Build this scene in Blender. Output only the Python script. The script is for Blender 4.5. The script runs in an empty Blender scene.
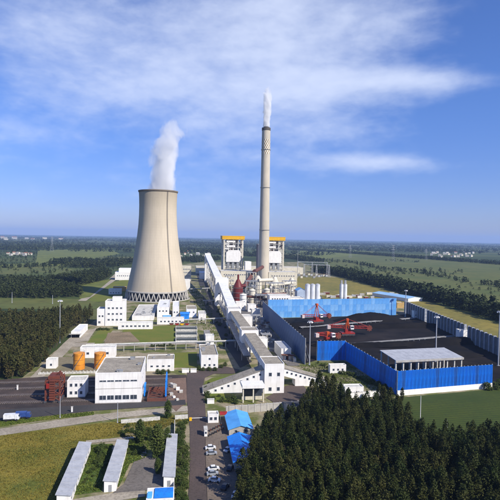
import bpy, bmesh, math, random
import numpy as np
from mathutils import Matrix, Vector
random.seed(7); RNG = np.random.default_rng(7)
R = math.radians
S = bpy.context.scene
COL = S.collection

# ------------------------------------------------------------------ camera
H = 72.0
cam_d = bpy.data.cameras.new('camera'); cam = bpy.data.objects.new('camera', cam_d); COL.objects.link(cam)
cam_d.sensor_width = 36; cam_d.lens = 36; cam_d.clip_end = 120000; cam_d.clip_start = 1
PITCH, ROLL = R(1.45), R(1.0)
ROT = (Matrix.Rotation(math.pi/2 - PITCH, 3, 'X') @ Matrix.Rotation(ROLL, 3, 'Z'))
cam.matrix_world = Matrix.Translation((0, 0, H)) @ ROT.to_4x4()
S.camera = cam

# ------------------------------------------------------------------ sky, sun, exposure
SUN_EL, SUN_AZ = R(38), R(128)            # azimuth clockwise from +Y (the view direction)
w = bpy.data.worlds.new('World'); S.world = w; w.use_nodes = True
nt = w.node_tree; nt.nodes.clear()
def N(t, typ, **kw):
    n = t.nodes.new(typ)
    for k, v in kw.items(): setattr(n, k, v)
    return n
def L(t, a, b): t.links.new(a, b)
out = N(nt, 'ShaderNodeOutputWorld'); bg = N(nt, 'ShaderNodeBackground'); bg.inputs['Strength'].default_value = 0.115
sky = N(nt, 'ShaderNodeTexSky', sky_type='NISHITA', sun_disc=False, sun_elevation=SUN_EL, sun_rotation=SUN_AZ)
sky.altitude = 0; sky.air_density = 1.0; sky.dust_density = 0.3; sky.ozone_density = 4.0
def MATH(t, op, a, b=None, c=None, clamp=False):
    n = N(t, 'ShaderNodeMath', operation=op, use_clamp=clamp)
    for i, v in enumerate((a, b, c)):
        if v is None: continue
        if isinstance(v, (int, float)): n.inputs[i].default_value = v
        else: L(t, v, n.inputs[i])
    return n.outputs[0]
def MIXC(t, fac, a, b, blend='MIX'):
    n = N(t, 'ShaderNodeMix', data_type='RGBA', blend_type=blend)
    for i, v in ((0, fac), (6, a), (7, b)):
        if isinstance(v, (int, float)): n.inputs[i].default_value = v
        elif isinstance(v, tuple): n.inputs[i].default_value = (*v, 1) if len(v) == 3 else v
        else: L(t, v, n.inputs[i])
    return n.outputs[2]
def RAMP(t, fac, p0, p1, interp='EASE'):
    n = N(t, 'ShaderNodeValToRGB'); n.color_ramp.interpolation = interp
    n.color_ramp.elements[0].position = p0; n.color_ramp.elements[1].position = p1
    L(t, fac, n.inputs[0]); return n.outputs[0]
def NOISE(t, vec, scale, detail=4, rough=.55, dist=0.0):
    n = N(t, 'ShaderNodeTexNoise'); n.inputs['Scale'].default_value = scale; n.inputs['Detail'].default_value = detail
    n.inputs['Roughness'].default_value = rough; n.inputs['Distortion'].default_value = dist
    if vec is not None: L(t, vec, n.inputs['Vector'])
    return n.outputs['Fac']
tc = N(nt, 'ShaderNodeTexCoord'); sp = N(nt, 'ShaderNodeSeparateXYZ'); L(nt, tc.outputs['Generated'], sp.inputs[0])
# high thin cloud layer: directions meet a plane overhead (slightly lifted at the horizon)
zz = MATH(nt, 'ADD', MATH(nt, 'MAXIMUM', sp.outputs[2], 0.0), 0.20)
cx = MATH(nt, 'DIVIDE', sp.outputs[0], zz); cy = MATH(nt, 'DIVIDE', sp.outputs[1], zz)
cb = N(nt, 'ShaderNodeCombineXYZ'); L(nt, cx, cb.inputs[0]); L(nt, cy, cb.inputs[1])
mp = N(nt, 'ShaderNodeMapping'); L(nt, cb.outputs[0], mp.inputs['Vector'])
mp.inputs['Rotation'].default_value = (0, 0, R(-28)); mp.inputs['Scale'].default_value = (.8, 1.5, 1); mp.inputs['Location'].default_value = (3.1, 1.7, 0)
nA = NOISE(nt, mp.outputs[0], .75, 9, .62, .6)
mp2 = N(nt, 'ShaderNodeMapping'); L(nt, cb.outputs[0], mp2.inputs['Vector']); mp2.inputs['Scale'].default_value = (.35, .6, 1); mp2.inputs['Location'].default_value = (1.3, 4.2, 0)
nB = NOISE(nt, mp2.outputs[0], .9, 3, .5, .2)
mp3 = N(nt, 'ShaderNodeMapping'); L(nt, cb.outputs[0], mp3.inputs['Vector']); mp3.inputs['Rotation'].default_value = (0, 0, R(-24)); mp3.inputs['Scale'].default_value = (1.6, 2.6, 1)
nC = NOISE(nt, mp3.outputs[0], 2.2, 8, .65, .8)
# where the clouds lie: bearings (x/y) and slopes (z/y) of the cloud banks seen over the plant
yy_ = MATH(nt, 'MAXIMUM', sp.outputs[1], .05); ba = MATH(nt, 'DIVIDE', sp.outputs[0], yy_); be = MATH(nt, 'DIVIDE', sp.outputs[2], yy_)
front = MATH(nt, 'GREATER_THAN', sp.outputs[1], .05)
bias = None
for qx, qy, sx, sy, amp in ((290, 20, 120, 60, .20), (385, 25, 45, 30, .10), (335, 85, 110, 28, .17), (435, 78, 75, 13, .20), (400, 162, 90, 10, .20), (350, 157, 50, 7, .10), (90, 95, 170, 55, .17), (50, 25, 110, 50, .16),
                            (455, 205, 90, 45, -.18), (480, 118, 50, 28, -.16), (490, 25, 40, 40, -.12), (425, 45, 30, 20, -.07), (70, 205, 170, 35, -.06), (350, 132, 70, 14, .14), (215, 45, 90, 60, .12), (255, 205, 120, 30, .05), (20, 135, 60, 14, .1)):
    u_ = MATH(nt, 'DIVIDE', MATH(nt, 'SUBTRACT', ba, (qx-250)/500), sx/500); v_ = MATH(nt, 'DIVIDE', MATH(nt, 'SUBTRACT', be, (237-qy)/500), sy/500)
    r2 = MATH(nt, 'ADD', MATH(nt, 'MULTIPLY', u_, u_), MATH(nt, 'MULTIPLY', v_, v_))
    e_ = MATH(nt, 'MULTIPLY', MATH(nt, 'EXPONENT', MATH(nt, 'MULTIPLY', r2, -1.0)), amp)
    bias = e_ if bias is None else MATH(nt, 'ADD', bias, e_)
bias = MATH(nt, 'MULTIPLY', bias, front)
mp4 = N(nt, 'ShaderNodeMapping'); L(nt, tc.outputs['Generated'], mp4.inputs['Vector']); mp4.inputs['Scale'].default_value = (1, 1, 2.2); mp4.inputs['Rotation'].default_value = (0, R(14), 0)
nD = NOISE(nt, mp4.outputs[0], 4.5, 8, .58, .15)
nE = NOISE(nt, mp4.outputs[0], 17., 5, .55, .1)
nn = MATH(nt, 'ADD', MATH(nt, 'MULTIPLY_ADD', nB, .30, MATH(nt, 'MULTIPLY', nA, .22)), MATH(nt, 'ADD', MATH(nt, 'MULTIPLY', nD, .36), MATH(nt, 'MULTIPLY', nE, .22)))
cl = RAMP(nt, MATH(nt, 'ADD', nn, bias), .53, .93)
cl = MATH(nt, 'MULTIPLY_ADD', cl, .74, .05, clamp=True)
hs = N(nt, 'ShaderNodeHueSaturation'); hs.inputs['Saturation'].default_value = 1.25; L(nt, sky.outputs[0], hs.inputs['Color'])
skyc = MIXC(nt, 1.0, hs.outputs[0], (.72, .73, 1.06), 'MULTIPLY')
low = RAMP(nt, sp.outputs[2], 0., .30)
skyc = MIXC(nt, 1.0, skyc, MIXC(nt, low, (.72, .74, .86), (1., 1., 1.)), 'MULTIPLY')
fin = MIXC(nt, cl, skyc, (5.9, 6.5, 8.0))
L(nt, fin, bg.inputs['Color']); L(nt, bg.outputs[0], out.inputs['Surface'])

sd = bpy.data.lights.new('sun', 'SUN'); sd.energy = 5.0; sd.angle = R(.53); sd.color = (1, .94, .84)
sun = bpy.data.objects.new('sun', sd); COL.objects.link(sun)
tosun = Vector((math.sin(SUN_AZ)*math.cos(SUN_EL), math.cos(SUN_AZ)*math.cos(SUN_EL), math.sin(SUN_EL)))
sun.rotation_euler = tosun.to_track_quat('Z', 'Y').to_euler(); sun.location = (300, -200, 400)
S.view_settings.view_transform = 'Standard'; S.view_settings.look = 'None'; S.view_settings.exposure = 0.3; S.view_settings.gamma = 1.0
S.render.engine = 'CYCLES'; S.cycles.use_denoising = True; S.cycles.max_bounces = 8; S.cycles.volume_bounces = 5
S.cycles.transparent_max_bounces = 8; S.cycles.volume_max_steps = 256; S.cycles.volume_step_rate = .35

# ------------------------------------------------------------------ photo directions -> points on the ground
def ray(px, py): return ROT @ Vector(((px-250)/500, -(py-250)/500, -1))
def G(px, py, z=0.0):
    d = ray(px, py); t = (z-H)/d.z
    return Vector((d.x*t, d.y*t, z))
def proj(P):
    c = ROT.transposed() @ (Vector(P)-Vector((0, 0, H)))
    return 250+500*c.x/-c.z, 250-500*c.y/-c.z
def zat(P, py):                     # height above P whose image row is py
    lo, hi = -20.0, 400.0
    for _ in range(50):
        m = (lo+hi)/2
        if proj((P[0], P[1], m))[1] > py: lo = m
        else: hi = m
    return lo
A = R(8); U = Vector((-math.sin(A), math.cos(A), 0)); V = Vector((math.cos(A), math.sin(A), 0))
def along(P, d, px):                # metres along d from P until image column px
    lo, hi = 0.0, 3000.0
    for _ in range(60):
        m = (lo+hi)/2
        if proj(P+d*m)[0] < px: lo = m
        else: hi = m
    return lo

# ------------------------------------------------------------------ materials
MATS = {}
def mat(name, c, c2=None, scale=.4, rough=.8, bump=0., fine=0., streak=0., spec=.3, metal=0., coords='Object', detail=5, lo=.38, hi=.66):
    if name in MATS: return MATS[name]
    m = bpy.data.materials.new(name); m.use_nodes = True; t = m.node_tree
    b = t.nodes['Principled BSDF']; b.inputs['Roughness'].default_value = rough; b.inputs['Metallic'].default_value = metal
    b.inputs['Specular IOR Level'].default_value = spec
    g = N(t, 'ShaderNodeTexCoord'); vec = g.outputs[coords]
    if coords == 'World':
        pass
    c2 = c2 or tuple(x*.72 for x in c)
    f = RAMP(t, NOISE(t, vec, scale, detail, .6), lo, hi, 'LINEAR')
    col = MIXC(t, f, c, c2)
    if fine:
        f2 = NOISE(t, vec, fine, 3, .6)
        col = MIXC(t, MATH(t, 'MULTIPLY', RAMP(t, f2, .45, .7, 'LINEAR'), .6), col, tuple(x*.45 for x in c2))
    if streak:
        mpn = N(t, 'ShaderNodeMapping'); L(t, vec, mpn.inputs[0]); mpn.inputs['Scale'].default_value = (1.3, 1.3, .07)
        f3 = RAMP(t, NOISE(t, mpn.outputs[0], 1.1, 4, .65), .48, .75, 'LINEAR')
        col = MIXC(t, MATH(t, 'MULTIPLY', f3, streak), col, tuple(x*.5 for x in c2))
    L(t, col, b.inputs['Base Color'])
    if bump:
        bn = N(t, 'ShaderNodeBump'); bn.inputs['Strength'].default_value = bump; bn.inputs['Distance'].default_value = .1
        L(t, NOISE(t, vec, scale*8, 4, .6), bn.inputs['Height']); L(t, bn.outputs[0], b.inputs['Normal'])
    MATS[name] = m; return m
WHITE = mat('white_render', (.82, .80, .76), (.74, .71, .66), .25, .75, streak=.38)
CREAM = mat('cream_cladding', (.66, .61, .49), (.55, .50, .39), .2, .7, streak=.5)
ROOFG = mat('grey_roof_felt', (.30, .28, .25), (.21, .20, .18), .25, .9, fine=1.5)
ROOFT = mat('tan_roof', (.36, .32, .25), (.25, .22, .17), .25, .9, fine=1.5)
ROOFP = mat('pale_roof', (.62, .60, .54), (.46, .44, .39), .22, .9, fine=1.2)
ROOFD = mat('dark_tile_roof', (.085, .085, .09), (.05, .05, .055), .5, .8)
GALV = mat('galvanised_sheet', (.42, .43, .45), (.33, .34, .36), .3, .5, streak=.4)
STEEL = mat('grey_steel', (.30, .31, .32), (.2, .2, .2), .5, .55)
DARKST = mat('dark_steel', (.075, .075, .08), (.045, .045, .05), .4, .6)
CONC = mat('concrete', (.45, .43, .39), (.33, .31, .28), .3, .9, streak=.4)
BLUE = mat('blue_sheet', (.012, .25, .82), (.02, .18, .62), .3, .55, streak=.6)
BLUE2 = mat('blue_sheet_dusty', (.03, .20, .64), (.03, .13, .42), .3, .6, streak=.7)
BLUE3 = mat('blue_sheet_fresh', (.014, .25, .84), (.02, .18, .66), .3, .5, streak=.5)
BLUEL = mat('pale_blue_sheet', (.16, .42, .78), (.10, .32, .68), .15, .45, streak=.35)
BLUER = mat('sky_blue_roof', (.10, .40, .80), (.07, .30, .66), .25, .5)
SLATE = mat('slate_blue_mesh', (.17, .24, .36), (.11, .16, .26), .2, .6, streak=.4)
FGREY = mat('grey_fence_panel', (.22, .22, .22), (.15, .15, .15), .2, .6, streak=.5)
RED = mat('red_machine_paint', (.34, .022, .014), (.20, .02, .014), .5, .5)
RUST = mat('rust_brown_steel', (.17, .045, .025), (.10, .03, .02), .4, .75)
DRED = mat('dark_red_paint', (.16, .017, .014), (.10, .014, .012), .3, .5, streak=.4)
BROWN = mat('brown_duct', (.15, .06, .04), (.10, .04, .03), .3, .6)
YELL = mat('yellow_cladding', (.85, .47, .01), (.70, .38, .01), .15, .5)
ORNG = mat('orange_tank_paint', (.75, .30, .03), (.55, .20, .02), .3, .5, streak=.7)
GLASS = mat('window_glass', (.03, .04, .06), (.05, .06, .08), .8, .15, spec=.6)
FRAME = mat('window_frame', (.55, .56, .58), None, 1, .5)
BLACK = mat('dark_opening', (.012, .012, .014), None, 1, .9)
ASPH = mat('asphalt', (.060, .056, .054), (.042, .040, .040), .06, .9, fine=2.5)
BROWNROAD = mat('dusty_asphalt', (.105, .076, .064), (.078, .060, .052), .05, .9, fine=2.)
PAVE = mat('pale_paving', (.40, .35, .27), (.28, .24, .18), .08, .95, fine=1.2)
PLAZA = mat('brick_paving', (.21, .135, .095), (.15, .10, .075), .1, .9, fine=1.5)
BALL = mat('coal_dusted_ballast', (.085, .060, .048), (.034, .027, .025), .07, .95, fine=1.5)
COAL = mat('coal', (.0065, .006, .0065), (.013, .0115, .011), .12, .9, bump=.9, fine=.9, spec=.1)
YARD = mat('coal_yard_ground', (.008, .0075, .008), (.034, .027, .024), .035, .9, fine=.5, spec=.1, lo=.42, hi=.72, detail=9)
SOIL = mat('bare_soil', (.27, .20, .12), (.17, .13, .075), .06, .95, fine=1.)
LAWN = mat('mown_lawn', (.105, .145, .012), (.16, .155, .022), .07, .95, fine=1.8)
DRYG = mat('dry_rough_grass', (.225, .175, .026), (.095, .112, .014), .045, .95, fine=.7, lo=.40, hi=.62)
SITEG = mat('worn_site_ground', (.095, .115, .018), (.30, .25, .16), .075, .95, fine=.8, lo=.44, hi=.58, detail=8)
CROP = mat('dark_green_crop', (.038, .064, .004), (.062, .084, .006), .05, .95, fine=.8)
FIELDL = mat('light_green_field', (.150, .165, .026), (.095, .12, .02), .012, .95, fine=.08, detail=8)
FIELDM = mat('mid_green_field', (.075, .100, .018), (.120, .125, .025), .012, .95, fine=.08, detail=8)
FIELDY = mat('yellowing_field', (.23, .185, .035), (.15, .14, .028), .02, .95, fine=.15)
WATER = mat('green_tank_water', (.030, .042, .026), None, .3, .45, spec=.3)
RUBBER = mat('tyre_rubber', (.02, .02, .02), None, 2, .8)
CHARC = mat('charcoal_paint', (.03, .032, .04), None, 1, .3, spec=.5)
CARW = mat('white_car_paint', (.78, .78, .78), None, 1, .25, spec=.5)
CARS = mat('silver_car_paint', (.35, .37, .4), None, 1, .3, spec=.5)
CARB = mat('blue_truck_paint', (.03, .07, .25), None, 1, .3, spec=.5)
WOOD = mat('sleeper', (.10, .08, .065), None, 1, .9)
BARK = mat('bark', (.085, .062, .042), (.05, .038, .028), 2., .95)
TILE = mat('red_brown_tile', (.26, .11, .07), (.18, .08, .055), .3, .85)

def leafmat(name, c, c2, dark=.55):
    m = bpy.data.materials.new(name); m.use_nodes = True; t = m.node_tree; b = t.nodes['Principled BSDF']
    b.inputs['Roughness'].default_value = .75; b.inputs['Specular IOR Level'].default_value = .15
    g = N(t, 'ShaderNodeNewGeometry'); oi = N(t, 'ShaderNodeObjectInfo')
    big = RAMP(t, NOISE(t, g.outputs['Position'], .11, 3, .6), .36, .64, 'LINEAR')
    mixf = MATH(t, 'MULTIPLY_ADD', oi.outputs['Random'], .5, MATH(t, 'MULTIPLY', big, .6), clamp=True)
    col = MIXC(t, mixf, c, c2)
    col = MIXC(t, MATH(t, 'MULTIPLY', g.outputs['Random Per Island'], dark), col, tuple(x*.35 for x in c))
    L(t, col, b.inputs['Base Color']); MATS[name] = m; return m
LEAF_N = leafmat('plantation_leaves', (.020, .040, .006), (.070, .066, .015), .62)
LEAF_L = leafmat('left_wood_leaves', (.045, .056, .012), (.105, .082, .024))
LEAF_F = leafmat('far_wood_leaves', (.026, .042, .013), (.050, .062, .018))
LEAF_B = leafmat('bush_leaves', (.045, .078, .014), (.085, .105, .022))

def add_rows(m, ang, period, amt):
    t = m.node_tree; b = t.nodes['Principled BSDF']; old = b.inputs['Base Color'].links[0].from_socket; g = N(t, 'ShaderNodeTexCoord')
    mp = N(t, 'ShaderNodeMapping'); L(t, g.outputs['Object'], mp.inputs[0]); mp.inputs['Rotation'].default_value = (0, 0, ang)
    w_ = N(t, 'ShaderNodeTexWave'); L(t, mp.outputs[0], w_.inputs['Vector']); w_.inputs['Scale'].default_value = .314/period; w_.inputs['Distortion'].default_value = 1.5; w_.inputs['Detail'].default_value = 3
    L(t, MIXC(t, MATH(t, 'MULTIPLY', w_.outputs['Fac'], amt), old, (.012, .02, .004)), b.inputs['Base Color'])
add_rows(CROP, R(98), 2.4, .45)
# ------------------------------------------------------------------ mesh helpers
class MB:
    def __init__(s): s.v = []; s.f = []; s.m = []
    def add(s, vs, fs, mi=0):
        o = len(s.v); s.v += [tuple(v) for v in vs]; s.f += [tuple(i+o for i in f) for f in fs]; s.m += [mi]*len(fs); return s
    def box(s, x0, x1, y0, y1, z0, z1, mi=0):
        return s.add([(x0,y0,z0),(x1,y0,z0),(x1,y1,z0),(x0,y1,z0),(x0,y0,z1),(x1,y0,z1),(x1,y1,z1),(x0,y1,z1)],
                     [(0,3,2,1),(4,5,6,7),(0,1,5,4),(1,2,6,5),(2,3,7,6),(3,0,4,7)], mi)
    def bar(s, p, q, r, n=4, r2=None, mi=0):
        p, q = Vector(p), Vector(q); d = (q-p).normalized(); r2 = r if r2 is None else r2
        a = d.orthogonal().normalized(); b = d.cross(a); vs = []
        for c, rr in ((p, r), (q, r2)):
            for k in range(n):
                t = 2*math.pi*(k+.5)/n; vs.append(c+(a*math.cos(t)+b*math.sin(t))*rr)
        return s.add(vs, [(k, (k+1) % n, n+(k+1) % n, n+k) for k in range(n)]+[tuple(range(n))[::-1], tuple(range(n, 2*n))], mi)
    def lathe(s, prof, n=32, cap0=True, cap1=True, cx=0, cy=0, mi=0):
        vs = []; fs = []
        for r, z in prof:
            for k in range(n):
                t = 2*math.pi*k/n; vs.append((cx+r*math.cos(t), cy+r*math.sin(t), z))
        for i in range(len(prof)-1):
            for k in range(n):
                fs.append((i*n+k, i*n+(k+1) % n, (i+1)*n+(k+1) % n, (i+1)*n+k))
        if cap0: fs.append(tuple(range(n))[::-1])
        if cap1: fs.append(tuple(range((len(prof)-1)*n, len(prof)*n)))
        return s.add(vs, fs, mi)
    def prism(s, poly, axis, a, b, mi=0):      # poly of (h, z), extruded along axis 'x' or 'y' from a to b
        n = len(poly); vs = []
        for t in (a, b):
            for h, z in poly: vs.append((t, h, z) if axis == 'x' else (h, t, z))
        fs = [(k, (k+1) % n, n+(k+1) % n, n+k) for k in range(n)]+[tuple(range(n))[::-1], tuple(range(n, 2*n))]
        return s.add(vs, fs, mi)
    def mesh(s, name, mats, smooth=False):
        me = bpy.data.meshes.new(name); me.from_pydata(s.v, [], s.f)
        for m in (mats if isinstance(mats, (list, tuple)) else [mats]): me.materials.append(m)
        if any(s.m): me.polygons.foreach_set('material_index', s.m)
        bm = bmesh.new(); bm.from_mesh(me); bmesh.ops.recalc_face_normals(bm, faces=bm.faces); bm.to_mesh(me); bm.free()
        if smooth:
            me.polygons.foreach_set('use_smooth', [True]*len(me.polygons))
            try: me.set_sharp_from_angle(angle=R(35))
            except Exception: pass
        return me
    def obj(s, name, mats, parent=None, smooth=False): return obj(name, s.mesh(name, mats, smooth), parent)
def obj(name, me, parent=None, loc=None):
    o = bpy.data.objects.new(name, me); COL.objects.link(o); o.parent = parent
    if loc is not None: o.location = loc
    return o
def tag(o, label, cat, group=None):
    o['label'] = label; o['category'] = cat
    if group: o['group'] = group
    return o
def thing(name, label, cat, loc=(0, 0, 0), rz=0., group=None):
    o = bpy.data.objects.new(name, None); COL.objects.link(o); o.empty_display_size = 1
    o.location = loc; o.rotation_euler = (0, 0, rz); return tag(o, label, cat, group)
def copy_tree(o, parent=None):
    c = o.copy(); COL.objects.link(c); c.parent = parent
    for ch in [x for x in o.children]: copy_tree(ch, c)
    return c
NSH = [0]
def sheet(name, pts, z, m, kind='structure', px=True):
    if px: NSH[0] += 1; z += .0043*NSH[0]*.6
    P = [G(*p) for p in pts] if px else [Vector((*p, 0)) for p in pts]
    mb = MB(); mb.add([(p.x, p.y, z) for p in P], [tuple(range(len(P)))])
    me = bpy.data.meshes.new(name); me.from_pydata(mb.v, [], mb.f); me.materials.append(m)
    if me.polygons[0].normal.z < 0: me.flip_normals()
    o = obj(name, me); o['kind'] = kind; return o
def inpoly(x, y, poly):
    c = False; j = len(poly)-1
    for i in range(len(poly)):
        xi, yi = poly[i]; xj, yj = poly[j]
        if (yi > y) != (yj > y) and x < (xj-xi)*(y-yi)/(yj-yi)+xi: c = not c
        j = i
    return c

# ------------------------------------------------------------------ the land
gm = bpy.data.materials.new('open_country'); gm.use_nodes = True; t = gm.node_tree; b = t.nodes['Principled BSDF']
b.inputs['Roughness'].default_value = .95; b.inputs['Specular IOR Level'].default_value = .1
g = N(t, 'ShaderNodeNewGeometry')
mpn = N(t, 'ShaderNodeMapping'); L(t, g.outputs['Position'], mpn.inputs[0]); mpn.inputs['Rotation'].default_value = (0, 0, R(14)); mpn.inputs['Scale'].default_value = (1/420, 1/260, 1)
vo = N(t, 'ShaderNodeTexVoronoi'); L(t, mpn.outputs[0], vo.inputs['Vector']); vo.inputs['Scale'].default_value = 1; vo.inputs['Randomness'].default_value = .8
sc = N(t, 'ShaderNodeSeparateColor'); L(t, vo.outputs['Color'], sc.inputs[0])
cr = N(t, 'ShaderNodeValToRGB'); cr.color_ramp.interpolation = 'CONSTANT'; e = cr.color_ramp.elements
e[0].position = 0; e[0].color = (.050, .070, .022, 1); e[1].position = .35; e[1].color = (.085, .105, .032, 1)
for p, c in ((.58, (.035, .052, .018, 1)), (.75, (.12, .125, .045, 1)), (.9, (.06, .085, .025, 1))):
    q = e.new(p); q.color = c
L(t, sc.outputs[0], cr.inputs[0])
f2 = RAMP(t, NOISE(t, g.outputs['Position'], .02, 5, .65), .35, .7, 'LINEAR')
col = MIXC(t, MATH(t, 'MULTIPLY', f2, .5), cr.outputs[0], (.035, .048, .016))
L(t, col, b.inputs['Base Color'])
EXT = 26000
gr = sheet('ground', [(-EXT, -EXT/8), (EXT, -EXT/8), (EXT, EXT), (-EXT, EXT)], 0, gm, px=False)

sheet('plant_site_ground', [(-60, 436), (-30, 384), (22, 378), (60, 347), (98, 318), (118, 296), (120, 270), (205, 262), (300, 262), (345, 279), (405, 297), (560, 372), (640, 640), (-60, 640)], .03, SITEG)
# fields seen across the left and the right
sheet('left_far_field', [(-10, 266), (36, 262), (38, 250), (110, 249), (120, 254), (85, 260), (62, 266), (-10, 268.5)], .25, FIELDL)
sheet('left_middle_field', [(-10, 267.5), (62, 266), (73, 270), (60, 275), (-10, 274)], .2, FIELDM)
sheet('left_near_field', [(-10, 298), (84, 299), (100, 303), (98, 309), (-10, 309)], .15, FIELDM)
sheet('left_grass_patch', [(72, 285), (100, 281), (112, 279), (90, 297), (80, 299)], .18, FIELDL)
sheet('right_far_field', [(318, 259), (380, 253), (420, 258), (520, 266), (520, 310), (440, 291), (380, 279), (330, 268)], .25, FIELDM)
sheet('right_far_strip_field', [(300, 248), (350, 249.5), (380, 253), (318, 259), (300, 256)], .22, FIELDL)
sheet('yellow_field', [(290, 277), (345, 277.5), (378, 288), (415, 298), (520, 330), (520, 350), (405, 306), (396, 300), (290, 299)], .12, FIELDY)
sheet('crop_field', [(345, 402), (397, 398), (484, 390), (520, 387), (540, 460), (420, 470), (380, 425)], .08, CROP)
sheet('dry_field', [(-30, 440), (0, 434), (100, 423), (122, 421), (122, 437), (86, 442), (58, 500), (52, 540), (-60, 540)], .07, DRYG)
sheet('verge', [(-30, 424), (0, 421), (60, 415), (94, 412), (94, 415), (40, 421), (0, 427), (-30, 430)], .07, LAWN)
sheet('lawn', [(125, 328), (175, 325), (175, 345), (112, 346)], .07, LAWN)
sheet('lawn', [(99, 330), (114, 329), (100, 345), (85, 345)], .07, LAWN)
sheet('lawn', [(174, 353), (197, 352), (197, 367), (172, 368)], .07, LAWN)
sheet('lawn', [(205, 382), (212, 378), (232, 376), (226, 388), (238, 404), (206, 401)], .07, LAWN)
sheet('lawn', [(190, 286), (205, 284), (216, 320), (228, 350), (212, 350), (196, 310)], .06, SITEG)
sheet('lawn', [(104, 283), (132, 279), (128, 290), (126, 299), (98, 302), (88, 301)], .06, LAWN)
sheet('vegetable_plot', [(88, 445), (113, 444), (101, 492), (70, 496)], .09, mat('vegetable_rows', (.055, .10, .014), (.095, .13, .03), .3, .95, fine=1.2))
sheet('vegetable_plot', [(124, 440), (150, 436), (146, 458), (130, 464), (119, 487), (112, 487)], .09, MATS['vegetable_rows'])
# roads, paths and yards
sheet('rail_yard_ground', [(-40, 384), (0, 380), (40, 377), (186, 375), (190, 386), (190, 402), (0, 416), (-40, 420)], .08, BALL)
sheet('concrete_path', [(-30, 432), (0, 429), (95, 415), (190, 406), (190, 411), (130, 417), (0, 436), (-30, 440)], .10, PAVE)
sheet('service_road', [(-40, 420), (0, 410), (185, 400), (186, 405), (95, 411), (0, 421), (-40, 426)], .11, ASPH)
sheet('entrance_road', [(187, 372), (200, 371), (206, 366), (214, 364), (240, 370), (234, 374), (214, 374), (205, 378), (203, 386), (205, 402), (206, 420), (205, 450), (207, 500), (209, 540), (186, 540), (190, 470), (190, 430), (187, 402)], .12, BROWNROAD)
sheet('car_park', [(206, 420.5), (227, 420), (236, 470), (248, 540), (209.5, 540), (207.4, 500), (205.4, 450)], .13, mat('car_park_paving', (.20, .155, .115), (.145, .115, .09), .07, .95, fine=1.5))
sheet('brick_plaza', [(168, 379), (186, 378), (187, 402), (176, 412), (168, 404)], .10, PLAZA)
sheet('yard_path', [(112, 494), (165, 489), (163, 462), (150, 456), (134, 462), (124, 484)], .10, mat('court_paving', (.17, .15, .13), (.12, .105, .09), .1, .95, fine=1.2))
sheet('garden_path', [(52, 503), (110, 494), (145, 491), (145, 497), (50, 512)], .11, PAVE)
sheet('garden_path', [(86, 441), (134, 437), (134, 440), (86, 444)], .11, PAVE)
sheet('garden_path', [(142, 440), (147, 440), (146, 458), (141, 458)], .115, PAVE)
sheet('plant_road', [(196, 272), (203, 271), (213, 300), (228, 328), (252, 362), (240, 368), (222, 340), (206, 310)], .10, ASPH)
sheet('plant_road', [(96, 344), (200, 341), (200, 344), (92, 347.5)], .09, PAVE)
sheet('plant_road', [(30, 378), (64, 343), (95, 343), (92, 347), (72, 347), (44, 377)], .09, PAVE)
sheet('plant_road', [(78, 301), (86, 301), (116, 280), (122, 272), (117, 272), (108, 280)], .09, PAVE)
sheet('plant_road', [(286, 386), (302, 384), (318, 404), (300, 407), (276, 404), (266, 398)], .10, BROWNROAD)
sheet('equipment_yard', [(226, 290), (300, 288), (304, 310), (262, 318), (300, 366), (288, 366), (250, 330), (232, 310)], .09, mat('stained_concrete', (.20, .185, .165), (.11, .10, .09), .06, .9, fine=1.))
sheet('gate_yard', [(62, 345), (74, 334), (97, 328), (88, 341)], .10, PAVE)
sheet('soil_patch', [(108, 333), (130, 332), (140, 342), (104, 344)], .08, SOIL)
sheet('tank_yard', [(39, 374), (52, 358), (120, 354), (112, 371)], .09, mat('tank_yard_soil', (.16, .14, .07), (.24, .20, .13), .07, .95, fine=1.))
YARDP = [(265, 319), (332, 317), (400, 315), (408, 314), (520, 366), (492, 387), (397, 394), (345, 359.5), (317, 360.5), (304, 364)]
sheet('coal_yard', YARDP, .14, YARD)

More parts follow.
